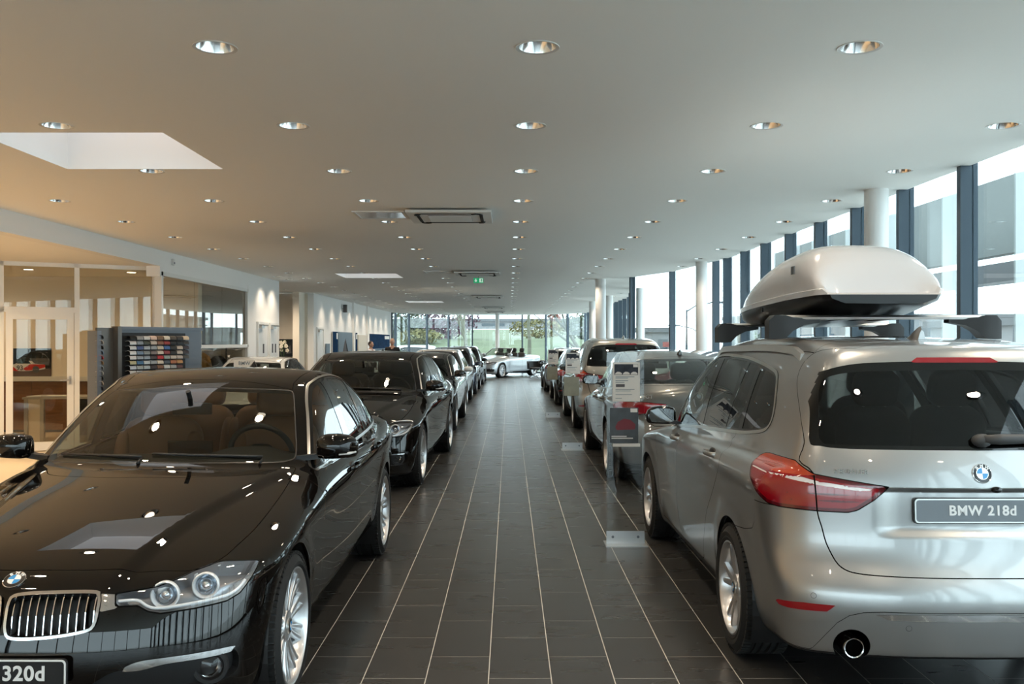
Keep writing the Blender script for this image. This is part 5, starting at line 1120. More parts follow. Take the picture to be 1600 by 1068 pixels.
_cut = {}
def cut_body(spec, F, h, near, drop_roof, chrome_trim):
    """body surface divided into its panels; kept for cars of the same shape"""
    key = (id(spec), id(F), h, drop_roof, bool(chrome_trim))
    if key in _cut: return _cut[key]
    B = Body(spec, h); K = B.k; g = .0022 if near else .004; kd = crv(F['kidney'], 5, True)
    # glass openings
    if not drop_roof:
        B.region('windshield', sym(F['windshield']), 'yz', lambda P, N: (N[:, 0] < -.1) & (P[:, 2] > .85), ['body'], smooth=6)
        B.ring('windshield_seal', crv(sym(F['windshield']), 6, True), None, .012, 'yz', lambda P, N: (N[:, 0] < -.1) & (P[:, 2] > .85), ['body'])
        B.region('dlo', F['dlo'], 'xz', DSIDE, ['body'], smooth=5)
        B.ring('window_trim', crv(F['dlo'], 5, True), None, .019 if chrome_trim else .006, 'xz', DSIDE, ['body'])
        dl = crv(F['dlo'], 5, True)
        K.cut(lambda P, N: polydist(P[:, [0, 2]], dl)+.012, 'window', ['dlo'], DSIDE)
        for q in F['pillars']: B.region('pillar', q, 'xz', DSIDE, ['window'])
        if F.get('privacy'):
            K.cut(lambda P, N: F['privacy']-P[:, 0], 'window_rear', ['window'], DSIDE)
        K.L[K.L == 'dlo'] = 'pillar'
        if F.get('rwin'):
            B.region('rear_window', sym(F['rwin']), 'yz', lambda P, N: (N[:, 0] > .1) & (P[:, 2] > .9), ['body'], smooth=5)
            if F.get('rwin_in'):
                K.L[K.L == 'rear_window'] = 'rear_frame'
                B.region('rear_window', sym(F['rwin_in']), 'yz', lambda P, N: (N[:, 0] > .1) & (P[:, 2] > .9), ['rear_frame'], smooth=5)
            if F.get('brake'): B.region('brake_light', hpoly(F['brake']), 'yz', lambda P, N: (N[:, 0] > .05) & (P[:, 2] > 1.2), ['body', 'rear_frame'])
    # lights and grille
    HL = lambda P, N: (P[:, 0] < 1.0) & (P[:, 2] > .4) & (N[:, 0] < .3)
    B.region('headlight', np.array(F['headlight']), F['hang'], HL, ['body'], gap=.003 if near else .004)
    B.region('kidney', F['kidney'], 'yz', FRONT, ['body'], smooth=5)
    if F.get('kidneybridge'): B.region('kidney_bridge', F['kidneybridge'], 'yz', FRONT, ['body'])
    K.cut(lambda P, N: polydist(P[:, [1, 2]], kd)+.010, 'grille', ['kidney'], FRONT)
    B.region('fog_bar', F['fogbar'], 'yz', lambda P, N: (P[:, 0] < .6) & (N[:, 0] < .1), ['body'], smooth=4)
    B.region('fog_pocket', F['fogpocket'], 'yz', lambda P, N: (P[:, 0] < .6) & (N[:, 0] < .1), ['body'], smooth=4)
    B.region('intake', sym(F['intake']), 'yz', FRONT, ['body'])
    RL = lambda P, N: (P[:, 0] > spec['L']-.85) & (N[:, 0] > -.25)
    B.region('tail_light', np.array(F['tail']), F['tang'], RL, ['body'], gap=.0025)
    if F.get('tail_top'): B.region('tail_top', np.array(F['tail_top']), F['tang'], RL, ['tail_light'])
    if F.get('tail_stripe'): B.region('tail_stripe', np.array(F['tail_stripe']), F['tang'], RL, ['tail_light', 'tail_top'])
    if F.get('tail_stripe'):
        tp = proj2(np.array(F['tail']), F['tang'])
        for z_ in (.935, .905): K.cut(lambda P, N: np.maximum(np.abs(P[:, 2]-z_+.05*(P[:, 1]-.6))-.0045, P[:, 1]-.80), 'tail_rim', ['tail_light'], RL)
        K.cut(lambda P, N: -(polydist(proj2(P, F['tang']), tp)+.016), 'tail_rim', ['tail_light'], RL)
    if F.get('reflector'): B.region('reflector', np.array(F['reflector']), -50, RL, ['body'])
    if F.get('chrome'): B.region('bumper_chrome', hpoly(F['chrome']), 'yz', REAR, ['body'])
    if F.get('exhaust'):
        ex, ey, ez, er = F['exhaust']; K.cut(lambda P, N: np.hypot(P[:, 1]-ey, (P[:, 2]-ez)*.95)-.072, 'void', ['body', 'underbody'], lambda P, N: (P[:, 0] > spec['L']-.3) & (P[:, 2] < .42))
    # panels
    B.region('hood', symx(F['hood']), 'xy', TOP, ['body'], gap=g, smooth=4)
    if F.get('cowl') and not drop_roof: B.region('cowl', symx(F['cowl']), 'xy', TOP, ['body'])
    B.region('door', F['doors'], 'xz', lambda P, N: SIDE(P, N) & (P[:, 2] < 1.25), ['body'], gap=g, smooth=3)
    bs = F['bseam']; B.split('door', 'front_door', lambda P: P[:, 0]-bs(P[:, 2]), g)
    if F.get('gate'):
        B.region('tailgate', np.array(F['gate']), -55, lambda P, N: (N[:, 0] > .02) & (P[:, 0] > spec['L']-.75), ['body'], gap=g*1.3, smooth=3)
        tl = lambda P: P[:, 1]-np.interp(P[:, 2], [.85, 1.02], [.682, .691])
        for lb in ('tail_light', 'tail_stripe', 'tail_rim'): B.split(lb, lb, tl, .003)
    elif F.get('trunk'): B.region('tailgate', sym(F['trunk']), 'yz', lambda P, N: (N[:, 0] > .02) & (P[:, 0] > spec['L']-.9), ['body'], gap=g)
    if not drop_roof:
        rs = F['roofseam']; B.region('roof', symx([(rs[0][0], 0)]+rs+[(rs[-1][0], 0)]), 'xy', lambda P, N: (N[:, 2] > .35) & (P[:, 2] > 1.1), ['body'], gap=g)
    K.cut(lambda P, N: P[:, 0]-F['bumperx']+.55*np.maximum(P[:, 2]-.52, 0), 'front_bumper', ['body'], lambda P, N: (P[:, 2] < .78))
    if F.get('bseamr'):
        br = np.array(F['bseamr']); bw = lambda P, N: P[:, 0] > spec['axles'][1]-.05; bf = lambda P: P[:, 2]-np.interp(P[:, 0], br[:, 0], br[:, 1])
        K.cut(lambda P, N: bf(P)-.0035, '_t', ['body'], bw); K.cut(lambda P, N: bf(P), 'rear_bumper', ['_t'], bw); K.L[(K.L == '_t')] = 'panel_gap'
        B.split('rear_bumper', 'rear_valance', lambda P: np.maximum(P[:, 2]-np.interp(P[:, 1], [0, .45, .53, .585, .63, .67, .72], [.463, .459, .452, .434, .398, .34, .26]), spec['L']-.4-P[:, 0]), .0016)
    else: K.cut(lambda P, N: P[:, 2]-.68, 'rear_bumper', ['body'], lambda P, N: P[:, 0] > spec['axles'][1])
    K.cut(lambda P, N: P[:, 0]-1.75, 'fender', ['body'], lambda P, N: (P[:, 2] < .98))
    K.cut(lambda P, N: P[:, 2]-.262, 'sill', ['body'], lambda P, N: (P[:, 0] > 1.1) & (P[:, 0] < spec['axles'][1]-.3))
    _cut[key] = B; return B

def build_car(name, label, spec, F, paint, loc, rz, h=.016, sc=(1, 1, 1), group=None, near=False, wheels='multi', rr=.245, R=None, leather='leather_black', drop_roof=False,
              plate=None, rplate=None, roof_paint=None, mirror_paint=None, chrome_trim=True, cat='car', far=False, track=.772, wd=.235):
    P = MT[paint]; sc = np.array(sc, float); B = cut_body(spec, F, h, near, drop_roof, chrome_trim); B.sc = sc; K = B.k; kd = crv(F['kidney'], 5, True)
    root = thing(name, label, cat, (*loc, 0), math.radians(rz), group)
    # emit the panels
    for lb, nm, mt, sd in (('hood', 'hood', P, 0), ('cowl', 'cowl_panel', P, 0), ('front_bumper', 'front_bumper', P, 0), ('rear_bumper', 'rear_bumper', P, 0), ('rear_valance', 'rear_valance', P, 0), ('fender', 'fender', P, 1), ('front_door', 'front_door', P, 1), ('door', 'rear_door', P, 1),
                           ('roof', 'roof', MT[roof_paint] if roof_paint else P, 0), ('body', 'body_shell', P, 0), ('tailgate', 'tailgate', P, 0), ('underbody', 'underbody', MT['trim_black'], 0), ('sill', 'sill', MT['trim_black'], 1), ('panel_gap', 'panel_gap', MT['gap'], 0),
                           ('windshield_seal', 'windshield_seal', MT['trim_black'], 0), ('window_trim', 'window_trim', MT['satin'] if chrome_trim else MT['gloss_black'], 1), ('pillar', 'pillar_trim', MT['gloss_black'], 1),
                           ('kidney', 'kidney_surround', MT['chrome'], 1), ('kidney_bridge', 'kidney_bridge', MT['chrome'], 1), ('fog_bar', 'fog_bar', MT['chrome'], 1), ('rear_frame', 'rear_window_frame', MT['gloss_black'], 0), ('brake_light', 'high_brake_light', MT['red_lens'], 0),
                           ('tail_light', 'tail_light', MT['red_lens'], 1), ('tail_rim', 'tail_light_rim', MT['red_dark'], 1), ('tail_stripe', 'tail_light_stripe', MT['white_lens'], 1), ('tail_top', 'rear_indicator', MT['orange_lens'], 1), ('reflector', 'reflector', MT['red_lens'], 1), ('bumper_chrome', 'bumper_chrome', MT['chrome'], 0)):
        off = {'window_trim': .003, 'kidney': .010, 'kidney_bridge': .002, 'fog_bar': .004, 'tail_light': .001, 'panel_gap': -.0015, 'bumper_chrome': .002, 'pillar': -.002}.get(lb, 0)
        B.out([lb], nm, mt, root, bool(sd), off)
    B.out(['windshield'], 'windshield', MT['car_glass'], root); B.out(['window'], 'side_window', MT['car_glass_side'], root, True, -.004); B.out(['window_rear'], 'rear_side_window', MT['privacy_glass'], root, True, -.004)
    B.out(['rear_window'], 'rear_window', MT['privacy_glass' if F.get('privacy') else 'car_glass'], root)
    # head lamps: clear cover over a deep tray
    lens = B.out(['headlight'], 'headlight', MT['lamp_glass'], root, True)
    trays = B.tray_out('headlight', 'lamp_housing', MT['lamp_dark'], root, .055, .12)
    if trays:
        for o, l in zip(trays, lens): o.parent = l
        hp = np.array(F['headlight']); c0 = hp.mean(0)
        uv = lambda u, v: hp[:, :].min(0)*(1-u)+hp.max(0)*u
        for side, l in zip((1, -1), lens):
            for fy, fz, r in ((.545, .635, .052), (.675, .652, .050)) if spec is SEDAN else ((.56, .695, .05), (.70, .705, .045)):
                hh = B.hit((-.5, fy, fz), (1, 0, 0))
                if hh is None: continue
                p, n = hh; o = (p-np.array([-.8, .25, 0])*.0+np.array([.030, 0, 0]))*sc*[1, side, 1]; nd = (-1, side*.12, .06)
                M = frame(o, nd, (0, 1, 0))
                a = MB(); a.lathe([(r*1.04, -.012), (r*1.04, .004), (r*.95, .008), (r*.86, .002), (r*.80, -.012)], 32, M); a.build('light_ring', MT['lamp_white'], l, angle=40)
                a = MB(); a.lathe([(r*.80, -.012), (r*.6, -.028), (r*.34, -.03)], 28, M); a.build('reflector_bowl', MT['projector'], l, smooth=True)
                a = MB(); a.lathe([(r*.46, -.028), (r*.40, -.008), (r*.25, .003), (.0005, .007)], 24, M); a.build('projector_lens', MT['projector'], l, smooth=True)
            # light guide along the lower edge
            pts = [hp[i] for i in ((1, 2, 3, 4, 5, 6, 7, 8) if spec is SEDAN else (1, 2, 3, 4))]
            pts = [(q+np.array([.022, -.012, .014]))*sc*[1, side, 1] for q in pts]
            a = MB(); a.tube([tuple(q) for q in crv(pts, 4)], .0065, 6); a.build('light_guide', MT['lamp_white'], l, smooth=True)
            ph = [hp[i] for i in ((12, 11, 10, 9) if spec is SEDAN else (7, 6))]
            ph = [(q+np.array([.014, -.006, -.018]))*sc*[1, side, 1] for q in ph]
            a = MB(); a.tube([tuple(q) for q in crv(ph, 4)], .016, 6); a.build('lamp_brow', MT['lamp_white'], l, smooth=True)
    # kidneys: dark well and upright bars
    g_ = K.get('grille')
    if g_ is not None:
        B.tray_out('grille', 'grille_well', MT['trim_black'], root, .06, 0)
        k0, k1 = kd[:, 0].min(), kd[:, 0].max(); nb = 11 if not far else 7
        for side in (1, -1):
            for i in range(nb):
                y = k0+(k1-k0)*(i+.75)/(nb+.5)
                zt_ = np.linspace(kd[:, 1].min()-.01, kd[:, 1].max()+.01, 60); zs = zt_[polydist(np.stack([np.full(60, y), zt_], 1), kd) < -.006].tolist()
                if len(zs) < 4: continue
                pth = []
                for zt in np.linspace(zs[0], zs[-1], 7 if not far else 4):
                    hh = B.hit((-.5, y, zt), (1, 0, 0)); 
                    if hh is not None: pth.append(np.array([hh[0][0]+.004+.012*abs((zt-zs[0])/(zs[-1]-zs[0])-.5), y, zt]))
                if len(pth) < 3: continue
                a = MB(); secs = []
                for q in pth:
                    x, yy, z = q; secs.append([(x*sc[0], side*(yy-.002)*sc[1], z*sc[2]), (x*sc[0], side*(yy+.002)*sc[1], z*sc[2]), ((x+.03)*sc[0], side*(yy+.003)*sc[1], z*sc[2]), ((x+.03)*sc[0], side*(yy-.003)*sc[1], z*sc[2])])
                a.loft(secs); a.build('grille_bar', MT['chrome'], root)
    B.tray_out('fog_pocket', 'fog_pocket', MT['trim_black'], root, .03, .02); 
    g_ = K.get('intake')
    if g_ is not None:
        A, Bq = tray(*mirrored(*g_)[:2], mirrored(*g_)[2], .04); link('lower_intake', mesh('lower_intake', A*sc, Bq, None, MT['trim_black'], smooth=False), root)
    fy, fz, fr_ = F['fog']
    for side in (1, -1):
        hh = B.hit((-.5, fy, fz), (1, 0, 0))
        if hh is None: continue
        M = frame((hh[0]+[.030, 0, 0])*sc*[1, side, 1], (-1, side*.25, 0), (0, 1, 0))
        fl = link('fog_light', None, root)
        a = MB(); a.lathe([(fr_*1.55, .0), (fr_*1.45, .012), (fr_*1.15, .012), (fr_*1.02, -.004)], 32, M); a.build('fog_ring', MT['trim_black'], fl, angle=40)
        a = MB(); a.lathe([(fr_*1.02, .0), (fr_*.8, .008), (.0005, .013)], 32, M); a.build('fog_glass', MT['lamp_glass'], fl, smooth=True)
        a = MB(); a.lathe([(fr_*1.0, .0), (fr_*.75, -.02), (.0005, -.028)], 32, M); a.build('fog_bowl', MT['chrome'], fl, smooth=True)
    # wheels, wheel wells
    RR = R or spec['R']
    for a_ in spec['axles']:
        for side in (1, -1):
            add_wheel(root, a_*sc[0], side, track*sc[1], RR, wheels, wd, rr, detail=not far, spin=.4*a_)
            a = MB(); rw = spec['arch']+.012
            sec = [[(a_*sc[0]+rw*math.cos(t), side*y*sc[1], RR+rw*math.sin(t)*1.0) for t in np.linspace(-.5, math.pi+.5, 22)] for y in (.52, .872)]
            a.loft(sec, cap=False, closed=False); a.add([(a_*sc[0]+rw*math.cos(t), side*.52*sc[1], RR+rw*math.sin(t)) for t in np.linspace(-.5, math.pi+.5, 22)], [tuple(range(22))])
            a.build('wheel_well', MT['trim_black'], root)
    # badges, plates, mirrors, handles
    rz_, rad = F['roundel']; hh = B.hit((-.5, 0, rz_), (1, 0, 0)); hh = B.hit((.11, 0, 1.5), (0, 0, -1)) if hh is None else hh
    if not far or True:
        n = hh[1]; roundel(root, tuple((hh[0]+n*.001)*sc), tuple(n), rad)
    if F.get('rroundel') and not far:
        hh = B.hit((spec['L']+.5, 0, F['rroundel'][0]), (-1, 0, 0)); roundel(root, tuple((hh[0]+hh[1]*.001)*sc), tuple(hh[1]), F['rroundel'][1])
    if plate:
        x, z, w, q = F['plate']; hh = B.hit((-.5, 0, z), (1, 0, 0)); plate_obj(root, tuple((hh[0]-[.012, 0, 0])*sc), (-1, 0, .02), w, q, MT['plate_black'], MT['plate_white'], plate, MT['plate_white'], .074, .0019)
    if rplate:
        x, z, w, q = F['rplate']; hh = B.hit((spec['L']+.5, w*.8, z), (-1, 0, 0)); plate_obj(root, tuple(((hh[0]*[1, 0, 1])+[.006, 0, 0])*sc), (1, 0, .06), w, q, MT['plate_grey'], MT['satin'], rplate, MT['plate_white'], .059, .0015)
    mx, mz = F['mirror']; hh = B.hit((mx+.10, 1.3, mz-.06), (0, -1, 0)); w0 = hh[0][1]*sc[1]
    for side in (1, -1): wing_mirror(root, mx*sc[0], mz*sc[2], side, MT[mirror_paint] if mirror_paint else P, w0-.005, sc)
    if not far:
        for hx in F['handles']:
            for side in (1, -1): door_handle(root, B, hx, F['handlez']+(.0 if hx < 2.5 else .03), side, sc, P)
    # roof aerial
    if not drop_roof:
        ax = F['roofseam'][-1][0]-.12; hh = B.hit((ax, 0, 2.0), (0, 0, -1)); z0 = hh[0][2]-.004
        a = MB(); a.loft([[(x, -w, z0), (x, -w*.6, z0+hh_*.6), (x, 0, z0+hh_), (x, w*.6, z0+hh_*.6), (x, w, z0)] for x, w, hh_ in ((ax-.09, .018, .008), (ax-.03, .034, .028), (ax+.02, .034, .058), (ax+.055, .026, .066), (ax+.07, .018, .05))])
        for i, v in enumerate(a.V): a.V[i] = (v[0]*sc[0], v[1], (v[2]-z0)+z0*sc[2])
        a.build('roof_aerial', P, root, angle=50)
        wz = F['windshield']
        for y0, y1 in ((-.52, .03), (.08, .58)):           # wipers on the windscreen foot
            pts = []
            for y in np.linspace(y0, y1, 9):
                hw = B.hit((spec['axles'][0]-.2, y, np.interp(abs(y), [q[0] for q in wz[:4]], [q[1] for q in wz[:4]])+.018+.02*(y-y0)), (1, 0, 0))
                if hw is not None: pts.append(tuple((hw[0]+hw[1]*.010)*sc))
            if len(pts) > 3:
                a = MB(); a.tube(pts, .007, 6); a.tube([pts[4], tuple(np.array(pts[0])+[.0, .0, -.012]), tuple(np.array(pts[0])+[-.05, 0, -.03])], .009, 6); a.build('wiper', MT['trim_black'], root, smooth=True)
        interior(root, B, F, sc, MT[leather], far)
    if F.get('exhaust'):
        x, y, z, r = F['exhaust']; M = frame((x*sc[0], -y*sc[1], z*sc[2]), (1, 0, 0), (0, 1, 0))
        e = link('exhaust', None, root); a = MB(); a.lathe([(r*.9, -.15), (r, -.14), (r, .0), (r*.97, .005), (r*.88, .003), (r*.86, -.01), (r*.86, -.14)], 36, M); a.build('exhaust_tip', MT['chrome'], e, angle=40)
        a = MB(); a.disc(r*.86, 32, M, -.10); a.build('exhaust_bore', MT['gap'], e)
    return root, B
# ------------------------------------------------------------------ the cars
def derive(spec, **k): d = dict(spec); d.update(k); return d
GT = derive(SEDAN, roof=[(1.0, .73), (1.42, .965), (1.75, 1.165), (2.0, 1.300), (2.2, 1.374), (2.45, 1.417), (2.7, 1.430), (3.05, 1.424), (3.45, 1.378), (3.8, 1.300), (4.1, 1.205), (4.35, 1.108), (4.6, 1.0)], top=[q if q[0] < 3 else (q[0], q[1]-.02) for q in SEDAN['top']],
    rear=[(.1, 4.5), (.2, 4.58), (.35, 4.625), (.5, 4.633), (.62, 4.60), (.70, 4.565), (.85, 4.555), (1.0, 4.53), (1.1, 4.50)])
GT_F = derive(SEDAN_F, dlo=[q if q[0] < 2.9 or q[1] < 1.0 else (q[0]+.10, q[1]+(.01 if q[1] > 1.1 else 0)) for q in SEDAN_F['dlo']], rwin=[(0, 1.09), (.48, 1.08), (.60, 1.07), (.635, 1.10), (.57, 1.26), (.52, 1.31), (.42, 1.325), (0, 1.335)], roofseam=[(2.195, .535), (2.29, .518), (2.44, .528), (2.70, .560), (3.0, .585), (3.55, .585)],
    trunk=[(0, .66), (.48, .66), (.53, .70), (.62, .88), (.68, .98), (.70, 1.06), (0, 1.075)], tail=[(4.55, .36, .885), (4.55, .36, .835), (4.48, .62, .775), (4.36, .80, .765), (4.22, .865, .80), (4.14, .88, .865), (4.3, .80, .90), (4.5, .55, .90)], rroundel=(.965, .041))
SUV_F = derive(MPV_F, rroundel=(1.033, .042))
ROOT, BODY = {}, {}
ROOT['a'], BODY['a'] = build_car('sedan', 'black sedan with tan leather seats, nearest car on the left', SEDAN, SEDAN_F, 'paint_black', (-1.86, 3.32), 89.6, .014, near=True, wheels='multi', rr=.252, leather='leather_tan', plate='BMW 320d')
ROOT['b'], BODY['b'] = build_car('minivan', 'silver minivan carrying a white roof box on its racks', MPV, MPV_F, 'paint_silver', (2.035, 8.38), -90, .014, near=True, wheels='star', rr=.232, rplate='BMW 218d', chrome_trim='satin', mirror_paint='gloss_black')
build_car('sedan', 'large black sedan with wide headlights parked behind the nearest black sedan', SEDAN, derive(SEDAN_F, headlight=[(.075, .345, .655), (.065, .36, .605), (.10, .505, .585), (.165, .655, .575), (.244, .755, .585), (.33, .81, .625), (.451, .825, .700), (.37, .691, .705), (.271, .619, .69), (.154, .519, .67), (.12, .45, .665), (.10, .40, .66), (.09, .37, .658)], hang=68), 'paint_black', (-1.93, 9.45), 88, .024, (1.10, 1.05, 1.034), wheels='ten', rr=.265, R=.345)
build_car('sedan', 'dark grey sedan third in the left row of cars', SEDAN, SEDAN_F, 'paint_dark', (-1.84, 15.75), 89.5, .03, (1, .98, .975), far=True, wheels='ten')
build_car('hatchback', 'dark hatchback with white roof and white mirrors in the left row', MPV, MPV_F, 'paint_dark', (-1.93, 22.0), 89.5, .032, (.92, .97, .865), far=True, wheels='ten', R=.305, rr=.215, roof_paint='paint_white', mirror_paint='paint_white')
build_car('hatchback', 'dark blue hatchback fifth in the left row', MPV, MPV_F, 'paint_blue', (-1.90, 27.2), 89.5, .032, (.97, 1, .88), far=True, wheels='ten', R=.312, rr=.215)
build_car('hatchback', 'black hatchback farthest back in the left row', MPV, MPV_F, 'paint_black', (-1.86, 33.4), 89.5, .032, (.95, 1, .88), far=True, wheels='ten', R=.312, rr=.215)
ROOT['g'], BODY['g'] = build_car('fastback', 'grey fastback with red tail lights in front of the silver minivan', GT, GT_F, 'paint_grey', (2.04, 14.53), -90, .022, (1.04, 1.01, 1.052), wheels='star', rr=.24, R=.335, mirror_paint='gloss_black')
build_car('estate_car', 'silver brown estate car with roof rails third in the right row', MPV, SUV_F, 'paint_brown', (2.10, 20.75), -90, .026, (1.03, 1.04, 1.03), far=True, wheels='star', R=.345, rr=.24, chrome_trim='satin', mirror_paint='gloss_black')
build_car('hatchback', 'black hatchback fourth in the right row', MPV, MPV_F, 'paint_black', (2.03, 26.7), -90, .032, (.93, .98, .88), far=True, wheels='ten', R=.31, rr=.215)
LIGHT, _ = build_car('hatchback', 'pale silver hatchback fifth in the right row', MPV, MPV_F, 'paint_light', (2.0, 32.9), -90, .032, (.93, .98, .87), far=True, wheels='ten', R=.31, rr=.215)
build_car('vintage_car', 'cream vintage car with a paper sign behind its windscreen', SEDAN, SEDAN_F, 'paint_white', (-4.52, 14.2), 90, .03, (.90, .86, .935), far=True, wheels='ten', R=.305, rr=.20)
o = copy_tree(LIGHT); o['label'] = 'pale parked car outside beyond the end wall glass'; o.location = (-8.2, 53.2, 0); o.rotation_euler = (0, 0, math.radians(20)); o.name = 'parked_car'
# convertible, hood down
CV = derive(SEDAN, roof=None, top=[q if q[0] < 1.7 else (q[0], {2.5: .955, 3.6: .99, 4.1: 1.0, 4.5: .99, 4.7: .98}.get(q[0], q[1])) for q in SEDAN['top']], tcrown=.09)
cr_, cb = build_car('convertible', 'silver convertible with its top down near the end wall', CV, SEDAN_F, 'paint_light', (-1.48, 40.5), 58.5, .03, far=True, wheels='multi', drop_roof=True)
for ch in list(cr_.children):
    if ch.name.split('.')[0] in ('body_shell', 'fender'):
        bm = bmesh.new(); bm.from_mesh(ch.data)
        dead = [f for f in bm.faces if 1.62 < f.calc_center_median().x < 3.30 and abs(f.calc_center_median().y) < .66 and f.calc_center_median().z > .86]
        bmesh.ops.delete(bm, geom=dead, context='FACES'); bm.to_mesh(ch.data); bm.free()
b = MB(); b.box(1.6, 3.35, -.68, .68, .28, .34); b.box(1.6, 1.68, -.68, .68, .3, .90); b.box(3.28, 3.34, -.68, .68, .3, .93); b.box(1.6, 3.35, .66, .70, .3, .92); b.box(1.6, 3.35, -.70, -.66, .3, .92); b.build('cabin_tub', MT['lining'], cr_)
for y in (-.36, .36):
    seat(cr_, 2.42, y, .50, .36, MT['leather_black']); seat(cr_, 3.10, y, .50, .30, MT['leather_black'], .3)
base = [(1.46+.42*y*y, y, .955-.02*y*y) for y in np.linspace(-.70, .70, 15)]; head = [(2.02+.42*y*y, y*.78, 1.315-.04*y*y) for y in np.linspace(-.70, .70, 15)]
b = MB(); b.loft([base, head], cap=False, closed=False); b.build('windshield', MT['car_glass'], cr_, smooth=True)
b = MB(); b.tube(base[-1:]+head[::-1]+base[:1], .022, 8); b.build('windshield_frame', MT['paint_light'], cr_, smooth=True)
b = MB(); b.loft([[(dx, y, z) for dx, z in ((1.5, .93), (1.8, .97), (1.95, .93), (1.95, .7), (1.5, .7))] for y in np.linspace(-.66, .66, 5)]); b.build('dashboard', MT['dash'], cr_)
M = frame((2.06, -.36, .93), (1, 0, .45), (0, 1, 0)); b = MB(); b.tube([M @ Vector((.18*math.cos(t), .18*math.sin(t), 0)) for t in np.linspace(0, 6.283, 24)[:-1]], .016, 8, closed=True); b.ball((0, 0, 0), (.07, .06, .03), M); b.build('steering_wheel', MT['leather_black'], cr_, smooth=True)
# roof rails of the minivan
for s in (-1, 1):
    pts = []
    for x in np.linspace(2.0, 3.82, 16):
        h_ = BODY['b'].hit((x, .565+.0*x, 2.2), (0, 0, -1)); lift = .028 if 2.1 < x < 3.72 else .004
        pts.append((x, s*.565, h_[0][2]+lift))
    b = MB(); secs = [[(p[0], p[1]-.018, p[2]-.034), (p[0], p[1]+.018, p[2]-.034), (p[0], p[1]+.013, p[2]+.004), (p[0], p[1]-.013, p[2]+.004)] for p in pts]; b.loft(secs); b.build('roof_rail', MT['satin'], ROOT['b'], angle=40)
h_ = BODY['b'].hit((2.75, 0, 2.2), (0, 0, -1)); secs = []
for x in np.linspace(2.15, 3.45, 9):
    secs.append([tuple(np.array(BODY['b'].hit((x, y, 2.2), (0, 0, -1))[0])+[0, 0, .002]) for y in np.linspace(-.44, .44, 9)])
b = MB(); b.loft(secs, cap=False, closed=False); b.build('panorama_roof', MT['gloss_black'], ROOT['b'], smooth=True)
# rear wiper, camera, lettering of the minivan
hw = [BODY['b'].hit((5, y, 1.165+.012*abs(y)), (-1, 0, 0)) for y in np.linspace(0.02, .42, 6)]
b = MB(); b.tube([tuple(p+n*.028) for p, n in hw], [.020, .024, .022, .018, .014, .008], 10); b.ball(tuple(hw[0][0]+hw[0][1]*.015), (.03, .045, .03), n=12, m=8); b.build('rear_wiper', MT['dark_grey'], ROOT['b'], smooth=True)
hw = BODY['b'].hit((5, .055, .972), (-1, 0, 0)); b = MB(); b.ball(tuple(hw[0]+[.004, 0, -.006]), (.018, .024, .014), n=12, m=8); b.build('rear_camera', MT['gloss_black'], ROOT['b'], smooth=True)
hw = BODY['b'].hit((5, -.545, 1.033), (-1, 0, 0)); hx = BODY['b'].hit((5, -.49, 1.033), (-1, 0, 0)); tn = Vector(hx[0])-Vector(hw[0])
t = link('dealer_lettering', text_me('dealer_lettering', 'NEUBAUER', .026, .0012, MT['chrome'], bold=.0004, space=1.12), ROOT['b']); t.matrix_local = frame(tuple(hw[0]+hw[1]*.003), tuple(hw[1]), tn)
b = MB(); b.disc(.011, 20); b.disc(.0095, 20)
for y, z in ((-.72, .505), (-.35, .392), (.35, .392), (.72, .505)):
    hw = BODY['b'].hit((5, y, z), (-1, 0, 0)); b = MB(); b.lathe([(.0115, .0008), (.0100, .0012), (.0, .0012)], 18, frame(tuple(hw[0]), tuple(hw[1]))); b.build('parking_sensor', MT['paint_silver'], ROOT['b']); b = MB(); b.lathe([(.0125, .0006), (.0112, .0009)], 18, frame(tuple(hw[0]), tuple(hw[1]))); b.build('sensor_ring', MT['gap'], ROOT['b'])
hw = BODY['b'].hit((3.75, 1.4, .80), (0, -1, 0)); 
hw = BODY['g'].hit((5, .52, .955), (-1, 0, 0)); p_, n_ = hw; hx = BODY['g'].hit((5, .46, .955), (-1, 0, 0))[0]
p_ = p_*[1, -1, 1]; n_ = n_*[1, -1, 1]; hx = hx*[1, -1, 1]; S_ = np.array([1.04, 1.01, 1.052])
t = link('model_badge', text_me('model_badge', 'GT', .062, .002, MT['chrome'], bold=.0012), ROOT['g']); t.matrix_local = frame(tuple((p_+n_*.004)*S_), tuple(n_), Vector(hx)-Vector(p_))
